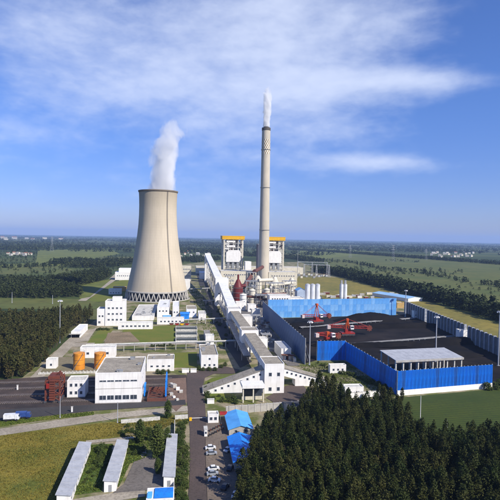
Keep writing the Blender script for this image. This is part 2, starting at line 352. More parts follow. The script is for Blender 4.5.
# ------------------------------------------------------------------ foliage
def crown(n, hgt, rad, base, leaf, rng, clumps=14, shape='oval'):
    """leaf quads spread in clumps through a crown; returns verts (4n,3)"""
    cz = rng.random(clumps); ang = rng.random(clumps)*2*np.pi
    if shape == 'cone': prof = (1-cz)**.8*.9+.12
    elif shape == 'round': prof = np.sqrt(np.clip(1-(2*cz-.9)**2/1.3, .05, 1))
    elif shape == 'column': prof = np.clip(1.15*(1-cz)**.42, .15, 1)*np.clip(cz*3+.45, 0, 1)
    else: prof = np.sin(np.pi*np.clip(cz*.80+.16, 0, 1))**.7
    rr = rad*prof*(.35+.6*rng.random(clumps))
    C = np.stack([rr*np.cos(ang), rr*np.sin(ang), base+(hgt-base)*(.04+.9*cz)], 1)
    k = rng.integers(0, clumps, n)
    off = rng.normal(size=(n, 3)); off /= np.linalg.norm(off, axis=1)[:, None]; off *= (rng.random(n)**.45)[:, None]
    cs = (.7+.6*rng.random(clumps))
    if shape == 'column': cs = cs*(.35+.75*np.clip(prof, 0, 1))
    s = rad*.42*cs[k][:, None]
    P = C[k]+off*s*np.array([1, 1, 1.5 if shape == 'column' else 1.25])
    m = rng.random(n) < .4                       # loose leaves between the clumps
    tz = rng.random(n); pr = np.clip(1.2*(1-tz)**.5, .02, 1)*np.clip(tz*3+.45, 0, 1) if shape == 'column' else np.sqrt(np.clip(1-(2*tz-.95)**2, .02, 1))
    th = rng.random(n)*2*np.pi; lr = rad*pr*np.sqrt(rng.random(n))*1.02
    P[m] = np.stack([lr*np.cos(th), lr*np.sin(th), base+(hgt*1.03-base)*tz], 1)[m]
    a = rng.normal(size=(n, 3)); a[:, 2] *= .6; a /= np.linalg.norm(a, axis=1)[:, None]
    nrm = off+np.array([0, 0, .5])+.5*rng.normal(size=(n, 3)); bb = np.cross(nrm, a); bb /= np.linalg.norm(bb, axis=1)[:, None]+1e-9
    sz = leaf*(.6+.8*rng.random(n))[:, None]
    a = a*sz*.75; bb = bb*sz*.5
    return np.stack([P-a, P-bb*.9, P+a, P+bb*.9], 1).reshape(-1, 3)
def quads_mesh(name, Vv, m):
    n = len(Vv)//4; me = bpy.data.meshes.new(name)
    me.vertices.add(n*4); me.vertices.foreach_set('co', Vv.astype(np.float32).ravel())
    me.loops.add(n*4); me.loops.foreach_set('vertex_index', np.arange(n*4, dtype=np.int32))
    me.polygons.add(n); me.polygons.foreach_set('loop_start', np.arange(0, n*4, 4, dtype=np.int32))
    try: me.polygons.foreach_set('loop_total', np.full(n, 4, np.int32))
    except Exception: pass
    me.materials.append(m); me.update(calc_edges=True); return me
def trunk_mb(hgt, r, rng, limbs=5, rad=1.2):
    mb = MB(); z = 0; p = Vector((0, 0, -.15)); pts = [p]
    for i in range(4):
        q = Vector((rng.normal()*.06*i, rng.normal()*.06*i, hgt*.85*(i+1)/4)); pts.append(q)
    for i in range(4): mb.bar(pts[i], pts[i+1], r*(1-i*.22), 6, r*(1-(i+1)*.22))
    for i in range(limbs):
        z = hgt*(.25+.5*i/limbs); a = rng.random()*6.28; l = rad*(.6+.4*rng.random())
        mb.bar((0, 0, z), (l*math.cos(a), l*math.sin(a), z+l*.9), r*.4, 4, r*.12)
    return mb
def tree_variant(hgt, rad, nleaf, leaf, lm, seed, base=.22, clumps=14, shape='oval', r=.13):
    rng = np.random.default_rng(seed)
    return (trunk_mb(hgt, r, rng, 6, rad).mesh('trunk', BARK), quads_mesh('crown', crown(nleaf, hgt, rad, hgt*base, leaf, rng, clumps, shape), lm))
def place_tree(name, label, var, P, sc, rz, group, cat='tree'):
    o = thing(name, label, cat, P, rz, group); o.scale = sc
    obj('trunk', var[0], o); obj('crown', var[1], o); return o
def wood(name, label_cat, pts, hs, rad, nleaf, leaf, lm, seed, shape='oval', base=.2, trunks=True):
    """many trees joined: one mass of leaves (+ trunks) for a far-off wood"""
    rng = np.random.default_rng(seed)
    tpl = [crown(nleaf, 1.0, rad, base, leaf, rng, 22 if nleaf > 200 else 9, shape) for _ in range(10)]
    al = []
    for i, (x, y) in enumerate(pts):
        h = hs[0]+(hs[1]-hs[0])*rng.random(); a = rng.random()*6.28; c, s = math.cos(a), math.sin(a); q = tpl[i % 10]*np.array([h*(.8+.4*rng.random()), h*(.8+.4*rng.random()), h])
        al.append(np.stack([q[:, 0]*c-q[:, 1]*s+x, q[:, 0]*s+q[:, 1]*c+y, q[:, 2]], 1))
    o = obj(name, quads_mesh(name, np.concatenate(al), lm)); o['kind'] = 'stuff'; tag(o, label_cat[0], label_cat[1])
    if trunks:
        mb = MB()
        for x, y in pts: mb.bar((x, y, -.1), (x, y, hs[0]*.7), .14, 3, .08)
        q = mb.obj('trunk', BARK, o); q['kind'] = 'stuff'
    return o
def fill(poly_px, spacing, seed, jit=.45, rot=A):
    P = [(p.x, p.y) for p in (G(*q) for q in poly_px)]
    rng = random.Random(seed); xs = [p[0] for p in P]; ys = [p[1] for p in P]
    r = []; c, s = math.cos(rot), math.sin(rot); m = max(max(xs)-min(xs), max(ys)-min(ys)); ox, oy = (min(xs)+max(xs))/2, (min(ys)+max(ys))/2
    n = int(m/spacing)+2
    for i in range(-n, n):
        for j in range(-n, n):
            u, v = (i+rng.uniform(-jit, jit))*spacing, (j+rng.uniform(-jit, jit))*spacing
            x, y = ox+u*c-v*s, oy+u*s+v*c
            if inpoly(x, y, P): r.append((x, y))
    return r
# near plantation, right foreground
NEAR = [(241, 487), (262, 440), (288, 432), (303, 420), (316, 408), (345, 417), (386, 419), (404, 428), (424, 446), (450, 455), (500, 443), (545, 434), (600, 590), (225, 590), (236, 520)]
pts = fill(NEAR, 2.6, 3)
pts = [p for p in pts if -14 < proj((p[0], p[1], 0))[0] < 514+20 and proj((p[0], p[1], 11))[1] < 503]
pts = [p for p in pts if random.random() > .13]
pts.sort(key=lambda p: p[1])
nv = [tree_variant(10.5+.5*(i % 3), 1.15+.22*(i % 4), 1700, .27, LEAF_N, 40+i, .14, 24+3*(i % 3), 'oval') for i in range(9)]
for i, (x, y) in enumerate(pts[:300]):
    k = random.uniform(.68, 1.22)
    place_tree('plantation_tree', 'slender dark green tree in the dense plantation filling the lower right', nv[i % 9], (x, y, 0), (k*random.uniform(.9, 1.15), k*random.uniform(.9, 1.15), k), random.random()*6.28, 'trees of the lower right plantation')
wood('plantation', ('dark green mass of plantation trees along the bottom right edge', 'wood'), pts[300:], (8., 13.), .12, 1200, .026, LEAF_N, 9, 'oval', .14)
# taller edge trees beside the coal conveyor
et = [tree_variant(11.5, 1.7, 2800, .32, LEAF_N, 60+i, .1, 34, 'oval', .16) for i in range(3)]
for i, (px, py, k) in enumerate(((312, 406, 1.0), (319, 400, 1.12), (326, 405, 1.1), (333, 401, 1.0), (340, 410, 1.0), (322, 412, 1.1), (331, 414, 1.1), (348, 413, .9), (383, 412, .95), (390, 416, 1.0), (398, 424, .9), (379, 402, .7), (402, 402, .55))):
    P = G(px, py); place_tree('edge_tree', 'broad dark tree at the plantation edge below the coal yard fence', et[i % 3], P, (k, k, k), i*1.3, 'broad trees at the plantation edge')
# left wood
LW = [(-25, 326), (20, 323), (94, 319.5), (90, 323), (72, 329.5), (66, 341), (52, 352), (38, 364), (18, 379), (-30, 384)]
pts = fill(LW, 3.3, 5)
wood('left_wood', ('tall brownish green plantation wood at the left edge', 'wood'), pts, (9, 14), .13, 320, .045, LEAF_L, 11, 'oval', .28)
lv = [tree_variant(8, 2.2, 900, .45, LEAF_L, 70+i, .1, 14, 'round', .14) for i in range(2)]
for i, (px, py, k) in enumerate(((8, 379, 1), (22, 377, .9), (30, 372, .95), (38, 367, .9), (15, 373, 1), (46, 362, .8))):
    place_tree('roadside_tree', 'rounded green tree along the track below the left wood', lv[i % 2], G(px, py), (k, k, k), i, 'round trees below the left wood')
# middle and far woods
MW = [(-20, 281), (40, 283), (78, 277), (105, 272), (112, 276), (104, 281), (78, 287), (82, 297), (40, 299), (-20, 297.5)]
wood('middle_wood', ('band of dark trees between the two left fields', 'wood'), fill(MW, 5.2, 6), (8, 13), .22, 60, .12, LEAF_F, 12)
def belt(name, label, line, width, spacing, hs, seed, nleaf=40, leaf=.15, lm=LEAF_F):
    rng = random.Random(seed); pts = []
    for a, b2 in zip(line[:-1], line[1:]):
        p, q = G(*a), G(*b2); n = int((q-p).length*width/spacing**2)+1; d = (q-p).normalized(); s = Vector((-d.y, d.x, 0))
        for _ in range(n):
            r = p.lerp(q, rng.random())+s*(rng.random()-.5)*width; pts.append((r.x, r.y))
    return wood(name, (label, 'tree belt'), pts, hs, .28, nleaf, leaf, lm, seed, 'round', .08, trunks=False)
belt('tree_belt', 'thick dark tree belt slanting behind the coal yard at right', [(316, 272), (340, 275), (370, 283), (400, 290), (440, 301), (480, 312), (530, 326)], 30, 4.6, (6, 17), 21, 70, .13)
belt('tree_belt', 'thin dark hedgerow of trees crossing the right far fields', [(330, 261), (352, 263), (385, 270), (420, 273), (470, 283), (520, 290)], 14, 9, (5, 10), 22, 50, .16)
belt('tree_belt', 'distant tree line along the far side of the right fields', [(290, 250), (330, 252), (372, 255), (420, 258.5), (520, 266)], 60, 8, (9, 14), 23, 40)
belt('tree_belt', 'dark wood beyond the left light green field', [(-10, 249.5), (60, 247.6), (130, 248), (215, 252)], 130, 10, (10, 15), 24, 30, .2)
belt('tree_belt', 'low tree row between the two upper left fields', [(-10, 268.2), (25, 267.5), (50, 266), (66, 266)], 16, 6, (6, 10), 25, 50, .16)
belt('tree_belt', 'round dark tree clump in the upper left field', [(57, 264.5), (64, 262.5), (82, 262), (88, 264)], 34, 7, (8, 14), 26, 60, .15)
belt('tree_belt', 'dark trees behind the cooling tower and the office blocks', [(86, 268), (100, 265), (132, 262), (180, 262), (210, 259)], 110, 8.5, (8, 13), 27, 45, .17)
belt('tree_belt', 'dark trees seen behind the boiler houses', [(212, 254), (250, 256), (290, 258), (318, 262)], 70, 8.5, (8, 13), 28, 45, .17)
far = []
wood('orchard_trees', ('scattered small trees dotting the right far fields', 'trees'), [p for p in fill([(326, 258), (360, 257), (420, 262), (520, 272), (520, 304), (470, 296), (420, 285), (370, 275), (330, 267)], 24, 51, .5) if math.sin(p[0]*.011+p[1]*.004)+math.sin(p[1]*.013-p[0]*.003) > .25], (2, 6.5), .62, 40, .24, LEAF_F, 52, 'round', .05, trunks=False)
wood('scattered_trees', ('scattered trees and scrub on the left middle ground', 'trees'), fill([(-10, 252), (38, 251), (36, 262), (62, 266), (85, 261), (118, 255), (132, 258), (120, 270), (78, 276), (-10, 276)], 27, 53, .5), (3, 8), .42, 40, .2, LEAF_F, 54, 'round', .05, trunks=False)
rng = random.Random(31)
for i in range(430):
    d = 2100*(1+9*rng.random()**1.6); x = (rng.random()-.5)*1.25*d; far.append((x, d, 120+rng.random()*700))
rr = random.Random(32); fp = []
for x, d, l in far:
    if d < 2900 and 0.05 < x/d < .6: continue
    for _ in range(int(l/14)): fp.append((x+(rr.random()-.5)*l, d+(rr.random()-.5)*90))
wood('far_woods', ('dark strips of far-off woodland below the horizon', 'woodland'), fp, (11, 17), .55, 14, .35, LEAF_F, 33, 'round', .05, trunks=False)

# bushes in the plant, each one its own
bv = [tree_variant(2.2, 1.6, 700, .26, LEAF_B, 80+i, .02, 12, 'round', .07) for i in range(3)]
def bush(px, py, k, label, group): return place_tree('bush', label, bv[random.randrange(3)], G(px, py), (k*random.uniform(.85, 1.15), k, k*random.uniform(.8, 1.2)), random.random()*6, group, 'bush')
for px, py, k in ((206, 391, .9), (207, 396, 1), (208, 401, 1), (209, 386, .8), (213, 400, .8), (222, 402, .9), (229, 402, .8), (234, 401, .9), (236, 404, .8), (219, 397, .6)):
    bush(px, py, k, 'clipped green bush on the verge beside the entrance road bend', 'bushes at the entrance road bend')
for px, py, k in ((158, 374, 1), (163, 374, 1.1), (168, 373, .9), (199, 370, .9), (203, 371, .8), (209, 371, .9), (215, 371, .8), (221, 368, .8), (225, 366, .9)):
    bush(px, py, k, 'low green bush along the foot of the small white blocks by the junction', 'bushes by the small white blocks')
for i in range(46):
    py = 424+i*1.75; px = 176+random.uniform(0, 10)*(1 if py > 440 else .7)+max(0, (470-py))*.06
    bush(px, py, random.uniform(.5, 1.0), 'scrubby bush in the overgrown strip beside the entrance road', 'bushes beside the entrance road')
for i in range(26):
    px = 318+i*3.2; py = 364+i*1.15+random.uniform(-1, 2)
    bush(px, py, random.uniform(.5, 1.1), 'dark bush at the foot of the slanting blue fence', 'bushes below the slanting blue fence')
for i in range(9):
    bush(487+i*3.2, 389-i*.6+random.uniform(-1, 3), random.uniform(.9, 1.6), 'dark bush at the right corner of the blue coal yard fence', 'bushes at the right fence corner')
for i in range(12):
    bush(108+random.uniform(-7, 2)-i*.4, 447+i*1.9, random.uniform(.5, .9), 'green bush on the plot edge beside the middle long shed', 'bushes beside the middle long shed')
for i in range(12):
    a = i*.52; bush(135+9*math.cos(a), 449+6*math.sin(a), random.uniform(.35, .6), 'small clipped bush in the ring of the walled garden', 'ring of garden bushes')
for i in range(22):
    bush(206+random.uniform(-5, 14)+i*.9, 292+i*2.6, random.uniform(.6, 1.1), 'scrub bush on the green strip left of the pipe rack', 'bushes left of the pipe rack')
for i in range(16):
    px, py = [(97+i*1.6, 330), (128+i*3, 346.5)][i > 7]; bush(px, py+random.uniform(-.6, .6), random.uniform(.5, .9), 'round shrub along the edge of the lawn before the office block', 'shrubs of the office lawn')
for i in range(24):
    bush(121+i*1.2+random.uniform(-2, 2), 427+random.uniform(0, 9), random.uniform(.3, .6), 'tuft of weeds on the verge above the walled garden', 'weed tufts above the garden')
for i in range(14):
    bush(74+random.uniform(0, 24), 448+i*3.2, random.uniform(.3, .55), 'leafy clump in the green vegetable plot', 'clumps of the vegetable plot')
gt = [tree_variant(8, 1.8, 3200, .30, LEAF_B, 90+i, .06, 34, 'oval', .15) for i in range(3)]
for lab, px, py, k, v in (('dark upright tree standing alone on the verge above the garden', 140, 443, 1.0, 0), ('largest round dark tree in the walled garden near the right shed', 157, 458, 1.35, 1), ('smaller tree between path and brick plaza corner', 168, 418, .85, 2), ('dark garden tree half hidden behind the right long shed', 167, 447, .8, 0), ('short tree at the low end of the garden by the right shed', 158, 474, .6, 2), ('tree beside the path in the middle of the verge', 150, 441, .6, 1)):
    place_tree('garden_tree', lab, gt[v], G(px, py), (k, k, k), px, 'garden trees')

def tufts(name, label, poly, n, size, lm, seed):
    P = [(p.x, p.y) for p in (G(*q) for q in poly)]; rng = np.random.default_rng(seed); xs = np.array([p[0] for p in P]); ys = np.array([p[1] for p in P]); pts = []
    ph = rng.random(4)*6
    while len(pts) < n:
        x, y = rng.uniform(xs.min(), xs.max()), rng.uniform(ys.min(), ys.max())
        if inpoly(x, y, P) and rng.random() < .25+.75*(.5+.5*math.sin(x*.21+ph[0]+1.3*math.sin(y*.13))*math.sin(y*.17+ph[1])): pts.append((x, y))
    pts = np.array(pts); n = len(pts); a = rng.random(n)*np.pi; sz = size*(.4+rng.random(n)); dx, dy = np.cos(a)*sz*.7, np.sin(a)*sz*.7; z0 = np.full(n, .1)
    lx, ly = rng.normal(size=n)*sz*.35, rng.normal(size=n)*sz*.35
    q = np.stack([np.stack([pts[:, 0]-dx, pts[:, 1]-dy, z0], 1), np.stack([pts[:, 0]+dx, pts[:, 1]+dy, z0], 1), np.stack([pts[:, 0]+dx*1.3+lx, pts[:, 1]+dy*1.3+ly, z0+sz], 1), np.stack([pts[:, 0]-dx*1.3+lx, pts[:, 1]-dy*1.3+ly, z0+sz*.9], 1)], 1).reshape(-1, 3)
    o = obj(name, quads_mesh(name, q, lm)); o['kind'] = 'stuff'; tag(o, label, 'grass'); return o
TUFT = leafmat('dry_tufts', (.115, .115, .018), (.20, .155, .03), .3); TUFTG = leafmat('green_tufts', (.06, .095, .012), (.10, .125, .02), .3)
tufts('grass', 'long dry yellow grass over the lower left field', [(-30, 440), (0, 436), (100, 424), (122, 422), (122, 436), (86, 441), (58, 500), (52, 540), (-60, 540)], 24000, .17, TUFT, 1)
tufts('grass', 'green weeds in the vegetable plot between the long sheds', [(90, 446), (113, 445), (101, 491), (72, 496)], 4000, .24, TUFTG, 2)
tufts('grass', 'green weeds in the walled garden beside the middle long shed', [(124, 440), (150, 436), (146, 458), (130, 464), (119, 487), (112, 487)], 3500, .24, TUFTG, 3)
tufts('grass', 'rough grass on the verge between path and tracks', [(-30, 424), (0, 421), (60, 415), (94, 412), (94, 415), (40, 421), (0, 427), (-30, 430)], 2500, .2, TUFTG, 4)
tufts('grass', 'rough grass and weeds between the entrance road and the low walls', [(122, 422), (188, 414), (188, 420), (175, 423), (150, 436), (122, 438)], 4000, .2, TUFT, 5)
tufts('grass', 'weeds between the conveyor and the slanting blue fence', [(296, 366), (345, 361), (395, 396), (345, 402), (322, 386)], 6000, .24, TUFTG, 6)
tufts('grass', 'rough grass on the strip left of the pipe rack', [(190, 288), (204, 286), (214, 318), (222, 346), (212, 350), (196, 312)], 4000, .35, TUFTG, 7)
# ------------------------------------------------------------------ buildings
WMESH = {}
def window_mesh(wd, ht):
    k = (round(wd, 1), round(ht, 1))
    if k not in WMESH:
        wd, ht = k; f = min(.12, wd*.1); mb = MB()
        for x0, x1, z0, z1 in ((-wd/2, wd/2, 0, f), (-wd/2, wd/2, ht-f, ht), (-wd/2, -wd/2+f, f, ht-f), (wd/2-f, wd/2, f, ht-f)): mb.box(x0, x1, -.07, .0, z0, z1)
        if wd > 1.6: mb.box(-f*.4, f*.4, -.06, 0, f, ht-f)
        pm = MB().box(-wd/2+f, wd/2-f, -.025, -.003, f, ht-f)
        WMESH[k] = (mb.mesh('window', FRAME), pm.mesh('pane', GLASS))
    return WMESH[k]
def add_window(par, x, y, z, wd, ht, rz=0.):
    a, b2 = window_mesh(wd, ht); o = obj('window', a, par, (x, y, z)); o.rotation_euler = (0, 0, rz); obj('pane', b2, o); return o
def win_grid(par, face, Wd, D, h, rows, cols, wd, ht, z0, dz, m0=.08, m1=.08):
    for r in range(rows):
        for c in range(cols):
            f = m0+(1-m0-m1)*(c+.5)/cols
            if face == 'f': add_window(par, -Wd/2+Wd*f, -.003, z0+r*dz, wd, ht)
            elif face == 'r': add_window(par, Wd/2+.003, D*f, z0+r*dz, wd, ht, math.pi/2)
            elif face == 'l': add_window(par, -Wd/2-.003, D*f, z0+r*dz, wd, ht, -math.pi/2)
def block(par, x0, x1, y0, y1, z0, z1, wm, rm, parapet=.5, nm='wall'):
    """flat-roofed block: wall, roof, parapet"""
    MB().box(x0, x1, y0, y1, z0, z1).obj(nm, wm, par)
    r = MB().box(x0+.25, x1-.25, y0+.25, y1-.25, z1+.003, z1+.12).obj('roof', rm, par)
    if parapet:
        mb = MB(); t = .25; zt = z1+parapet; e = .04
        mb.box(x0-e, x1+e, y0-e, y0+t-.01, z1-.02, zt); mb.box(x0-e, x1+e, y1-t+.01, y1+e, z1-.02, zt)
        mb.box(x0-e, x0+t-.01, y0+t, y1-t, z1-.02, zt); mb.box(x1-t+.01, x1+e, y0+t, y1-t, z1-.02, zt); mb.obj('parapet', wm, par)
    return r
def gable(par, Wd, D, h, rise, wm, rm, over=.5, along='y', y0=0.):
    if along == 'y':
        MB().prism([(-Wd/2, 0), (Wd/2, 0), (Wd/2, h), (0, h+rise), (-Wd/2, h)], 'y', y0, y0+D).obj('wall', wm, par)
        for s in (-1, 1):
            k = rise/(Wd/2); e = over
            MB().prism([(0, h+rise+.02), (s*(Wd/2+e), h-k*e+.02), (s*(Wd/2+e), h-k*e+.2), (0, h+rise+.2)], 'y', y0-over, y0+D+over).obj('roof', rm, par)
    else:
        MB().prism([(y0, 0), (y0+D, 0), (y0+D, h), (y0+D/2, h+rise), (y0, h)], 'x', -Wd/2, Wd/2).obj('wall', wm, par)
        for s, yb in ((-1, y0), (1, y0+D)):
            k = rise/(D/2); e = over
            MB().prism([(y0+D/2, h+rise+.02), (yb+s*e, h-k*e+.02), (yb+s*e, h-k*e+.2), (y0+D/2, h+rise+.2)], 'x', -Wd/2-over, Wd/2+over).obj('roof', rm, par)
def vents(par, x0, x1, y0, y1, z, n, seed, m=None):
    r = random.Random(seed)
    for i in range(n):
        s = r.uniform(.5, 1.1); x = r.uniform(x0+1, x1-1); y = r.uniform(y0+1, y1-1)
        mb = MB().box(x-s, x+s, y-s*.7, y+s*.7, z, z+s); mb.box(x-s*1.1, x+s*1.1, y-s*.8, y+s*.8, z+s+.002, z+s+.12); mb.obj('roof_vent', m or STEEL, par)
def setup(x0, yb, x1, yt, bk=None, D=None, rz=A):
    Uq = Vector((-math.sin(rz), math.cos(rz), 0)); Vq = Vector((math.cos(rz), math.sin(rz), 0))
    P = G(x0, yb); Wd = along(P, Vq, x1); h = zat(P, yt)
    if D is None:
        lo, hi = .5, 400.
        for _ in range(50):
            m = (lo+hi)/2; q = P+Uq*m; q.z = h
            if proj(q)[1] > bk: lo = m
            else: hi = m
        D = lo
    return P+Vq*(Wd/2), Wd, D, h
def B(name, label, cat, x0, yb, x1, yt, bk=None, D=None, wm=WHITE, rm=ROOFG, roof='flat', win=(), rz=A, nv=0, parapet=.5, rise=1.5, group=None, door=None):
    P, Wd, D, h = setup(x0, yb, x1, yt, bk, D, rz)
    o = thing(name, label, cat, P, rz, group)
    if roof == 'flat':
        block(o, -Wd/2, Wd/2, 0, D, -.2, h-parapet, wm, rm, parapet)
        if nv: vents(o, -Wd/2, Wd/2, 0, D, h-parapet+.12, nv, int(x0*7+yb))
    else: gable(o, Wd, D, h, rise, wm, rm, .4, 'y' if roof == 'gy' else 'x')
    for face, rows, cols, wd, ht, z0, dz in win: win_grid(o, face, Wd, D, h, rows, cols, wd, ht, z0, dz)
    if door:
        for fx, dw, dh in door:
            mb = MB().box(-Wd/2+Wd*fx-dw/2, -Wd/2+Wd*fx+dw/2, -.06, -.003, -.0, dh); mb.obj('door', BLACK, o)
    return o, Wd, D, h

def plinth(par, Wd, D): MB().box(-Wd/2-.08, Wd/2+.08, -.08, D+.08, -.25, .45).obj('plinth', CONC, par)
o, Wd, D, h = B('warehouse', 'large white two-storey warehouse with grey flat roof beside the rail tracks', 'warehouse', 95, 404, 141, 373, bk=357, rm=ROOFT, win=(('f', 1, 5, 2.9, 2.0, 1.6, 1), ('f', 1, 5, 2.9, .8, 9.3, 1), ('r', 1, 4, 2.6, 1.8, 1.6, 1), ('r', 1, 4, 2.6, .8, 9.3, 1)), nv=4)
plinth(o, Wd, D); MB().box(-Wd/2-.05, Wd/2+.05, -.05, -.002, 6.3, 6.55).obj('string_course', CONC, o)
o, Wd, D, h = B('switch_building', 'small white building with six windows beside the red lattice machine', 'building', 67, 398, 85, 380.5, D=8, rm=ROOFP, win=(('f', 2, 3, 1.2, 1.5, 1.5, 3.4),)); plinth(o, Wd, D)
B('pump_house', 'long low white pump house behind the orange tanks', 'building', 80, 358.5, 115, 347.5, D=7, rm=ROOFP, win=(('f', 1, 3, 1.6, 1.4, 2.2, 1),), door=((.1, 1.6, 2.4),))
B('hut', 'tiny white hut with one dark window left of the orange tanks', 'hut', 46, 369, 56, 359.5, D=5, rm=ROOFP, win=(('f', 1, 1, 1.1, 1.3, 1.6, 1),))
o, Wd, D, h = B('gatehouse', 'white roofed weighbridge shelter with dark drive-through openings at the left track', 'shelter', 71, 338, 80, 331.5, bk=324, rm=mat('white_roof', (.75, .75, .74), (.6, .6, .58), .2, .8))
for fx in (.28, .72): MB().box(-Wd/2+Wd*fx-1.3, -Wd/2+Wd*fx+1.3, -.08, -.004, -.02, h*.6).obj('opening', BLACK, o)
MB().box(-Wd/2-1, Wd/2+1, -2.2, -.004, h*.62, h*.62+.25).obj('canopy', CONC, o)
o, Wd, D, h = B('office_block', 'stepped white four-storey office block left of the cooling tower', 'building', 105, 326, 124.5, 301, D=14, rm=ROOFP, win=(('f', 3, 4, 1.7, 1.5, 4.2, 4.6),), nv=3)
block(o, -Wd/2-6.3, -Wd/2-.01, .6, 12, -.2, h*.66, WHITE, ROOFP, .5, 'wing'); add_window(o, -Wd/2-4.4, .59, 2, 1.8, 1.8); add_window(o, -Wd/2-4.4, .59, 7, 1.5, 1.5); add_window(o, -Wd/2-2., .59, 7, 1.5, 1.5)
block(o, -Wd/2+5, -Wd/2+12, 4, 10, h-.38, h+2.4, WHITE, ROOFP, .3, 'stair_head')
B('annex', 'long low white annex in front of the office block', 'building', 118, 329.5, 152.5, 322.5, D=6, rm=ROOFP, win=(('f', 1, 7, 1.8, 1.4, 1.8, 1),))
B('treatment_hall', 'pale flat-roofed hall at the foot of the cooling tower', 'building', 132, 320.5, 153.5, 316, bk=304.5, wm=WHITE, rm=ROOFP, nv=9)
o, Wd, D, h = B('clarifier_house', 'white block with a bare bright front just below the tower columns', 'building', 157, 317.5, 169, 307, bk=299.5, rm=MATS['white_roof'], nv=2, win=(('f', 1, 3, 1.4, 1.4, 5, 1),))
B('chlorine_house', 'narrow white block right of the bare bright block below the tower', 'building', 172.5, 317.5, 179, 306, bk=301, rm=MATS['white_roof'], win=(('f', 1, 2, 1.2, 1.4, 4, 1),))
B('filter_house', 'long low white building left of the bright blue shed', 'building', 157, 324.5, 184, 318, D=6.5, rm=ROOFP, win=(('f', 1, 6, 1.5, 1.3, 1.8, 1),))
P, Wd, D, h = setup(163, 317.6, 171, 315.3, D=4); o = thing('dosing_tank', 'small pale blue rectangular tank in front of the bare bright block', 'tank', P, A); MB().box(-Wd/2, Wd/2, 0, D, 0, h).obj('tank_wall', BLUER, o); MB().box(-Wd/2-.1, Wd/2+.1, -.1, D+.1, h+.002, h+.2).obj('rim', WHITE, o)
B('blue_shed', 'bright blue metal shed below the cooling tower', 'shed', 180.5, 320, 189, 314.5, bk=312, wm=BLUE, rm=BLUE, roof='gx', rise=.8)
B('control_house', 'white flat-roofed block right of the bright blue shed', 'building', 186.5, 317.5, 196.5, 309, bk=305.5, rm=ROOFT, win=(('f', 1, 2, 1.3, 1.3, 4, 1),))
B('control_house', 'small white block with one door at the far right of the tower-foot buildings', 'building', 198.5, 320.5, 206, 313.8, bk=310.5, rm=ROOFP, door=((.4, 1.4, 2.4),))
# garden of clutter between the tanks and the blue shed
for i, (px, c, lab) in enumerate(((177, RED, 'red skip on the paving above the settling tanks'), (182, YELL, 'yellow skip on the paving above the settling tanks'), (187, RED, 'red skip nearest the white block above the settling tanks'), (171.5, RUST, 'rust brown skip left of the settling tanks'))):
    P = G(px, 325.3); o = thing('skip', lab, 'skip', P, A, 'skips above the settling tanks')
    MB().prism([(-.9, .25), (.9, .25), (1.9, 1.5), (-1.9, 1.5)], 'y', 0, 1.8).obj('tub', c, o); MB().box(-1.95, 1.95, -.06, 1.86, 1.502, 1.6).obj('rim', DARKST, o)
    MB().box(-.9, .9, .2, 1.6, 0, .248).obj('skid', DARKST, o)
# settling tanks
for i, (yb, yt) in enumerate(((331.5, 328.), (337, 333.3), (343, 339.))):
    P = G(175.5, yb); Wd = along(P, V, 197.5); D = (G(175.5, yt)-P).length
    o = thing('settling_tank', ('long concrete settling tank of dark water, %s of three below the blue shed' % ('farthest', 'middle', 'nearest')[i]), 'tank', P+V*Wd/2, A, 'settling tanks')
    mb = MB(); t = .45; z = 1.6
    mb.box(-Wd/2, Wd/2, 0, t, -.1, z); mb.box(-Wd/2, Wd/2, D-t, D, -.1, z); mb.box(-Wd/2, -Wd/2+t, t, D-t, -.1, z); mb.box(Wd/2-t, Wd/2, t, D-t, -.1, z); mb.obj('tank_wall', ROOFP, o)
    MB().box(-Wd/2+t, Wd/2-t, t, D-t, -.05, 1.1).obj('water', WATER, o)
    mb = MB(); mb.box(-Wd/2, Wd/2, D*.5-.3, D*.5+.3, 1.605, 1.75)
    for k in range(2):
        for q in range(12): mb.bar((-Wd/2+.3+q*(Wd-.6)/11, D*.5+(k-.5)*.5, 1.75), (-Wd/2+.3+q*(Wd-.6)/11, D*.5+(k-.5)*.5, 2.7), .03, 4)
        mb.bar((-Wd/2+.3, D*.5+(k-.5)*.5, 2.7), (Wd/2-.3, D*.5+(k-.5)*.5, 2.7), .03, 4)
    mb.obj('walkway', STEEL, o)
# buildings behind the tower
o, Wd, D, h = B('workshop', 'white two-tier workshop behind the cooling tower on its left', 'building', 115, 280, 132, 272, D=24, rm=MATS['white_roof'], win=(('f', 1, 7, 1.8, 1.5, 6, 1),))
block(o, -Wd/2+5, Wd/2-1, 6, 22, h-.37, h+5, WHITE, MATS['white_roof'], .4, 'upper_storey')
B('store', 'low white store with an orange band left of the tower foot', 'building', 108.5, 294.5, 121, 289, D=9, rm=ROOFP, win=(('f', 1, 4, 1.5, 1.2, 1.5, 1),))
B('store', 'orange and white container store behind the low white store', 'building', 113, 291.3, 126, 286.8, D=8, wm=mat('ochre_wall', (.62, .36, .10), (.5, .3, .1), .2, .7), rm=ROOFP)
B('dormitory', 'beige four-storey block just right of the cooling tower', 'building', 182, 281, 191, 266, D=14, wm=CREAM, rm=ROOFP, win=(('f', 4, 5, 1.6, 1.6, 2, 5.4),))
B('transformer_house', 'plain white block in front of the beige four-storey block', 'building', 183.5, 290, 190, 279.5, D=10, rm=ROOFP)
B('canteen', 'small white house right of the beige block on the far lawn', 'building', 199.5, 279, 205, 272.8, D=9, rm=MATS['white_roof'], roof='gx', rise=2.5)
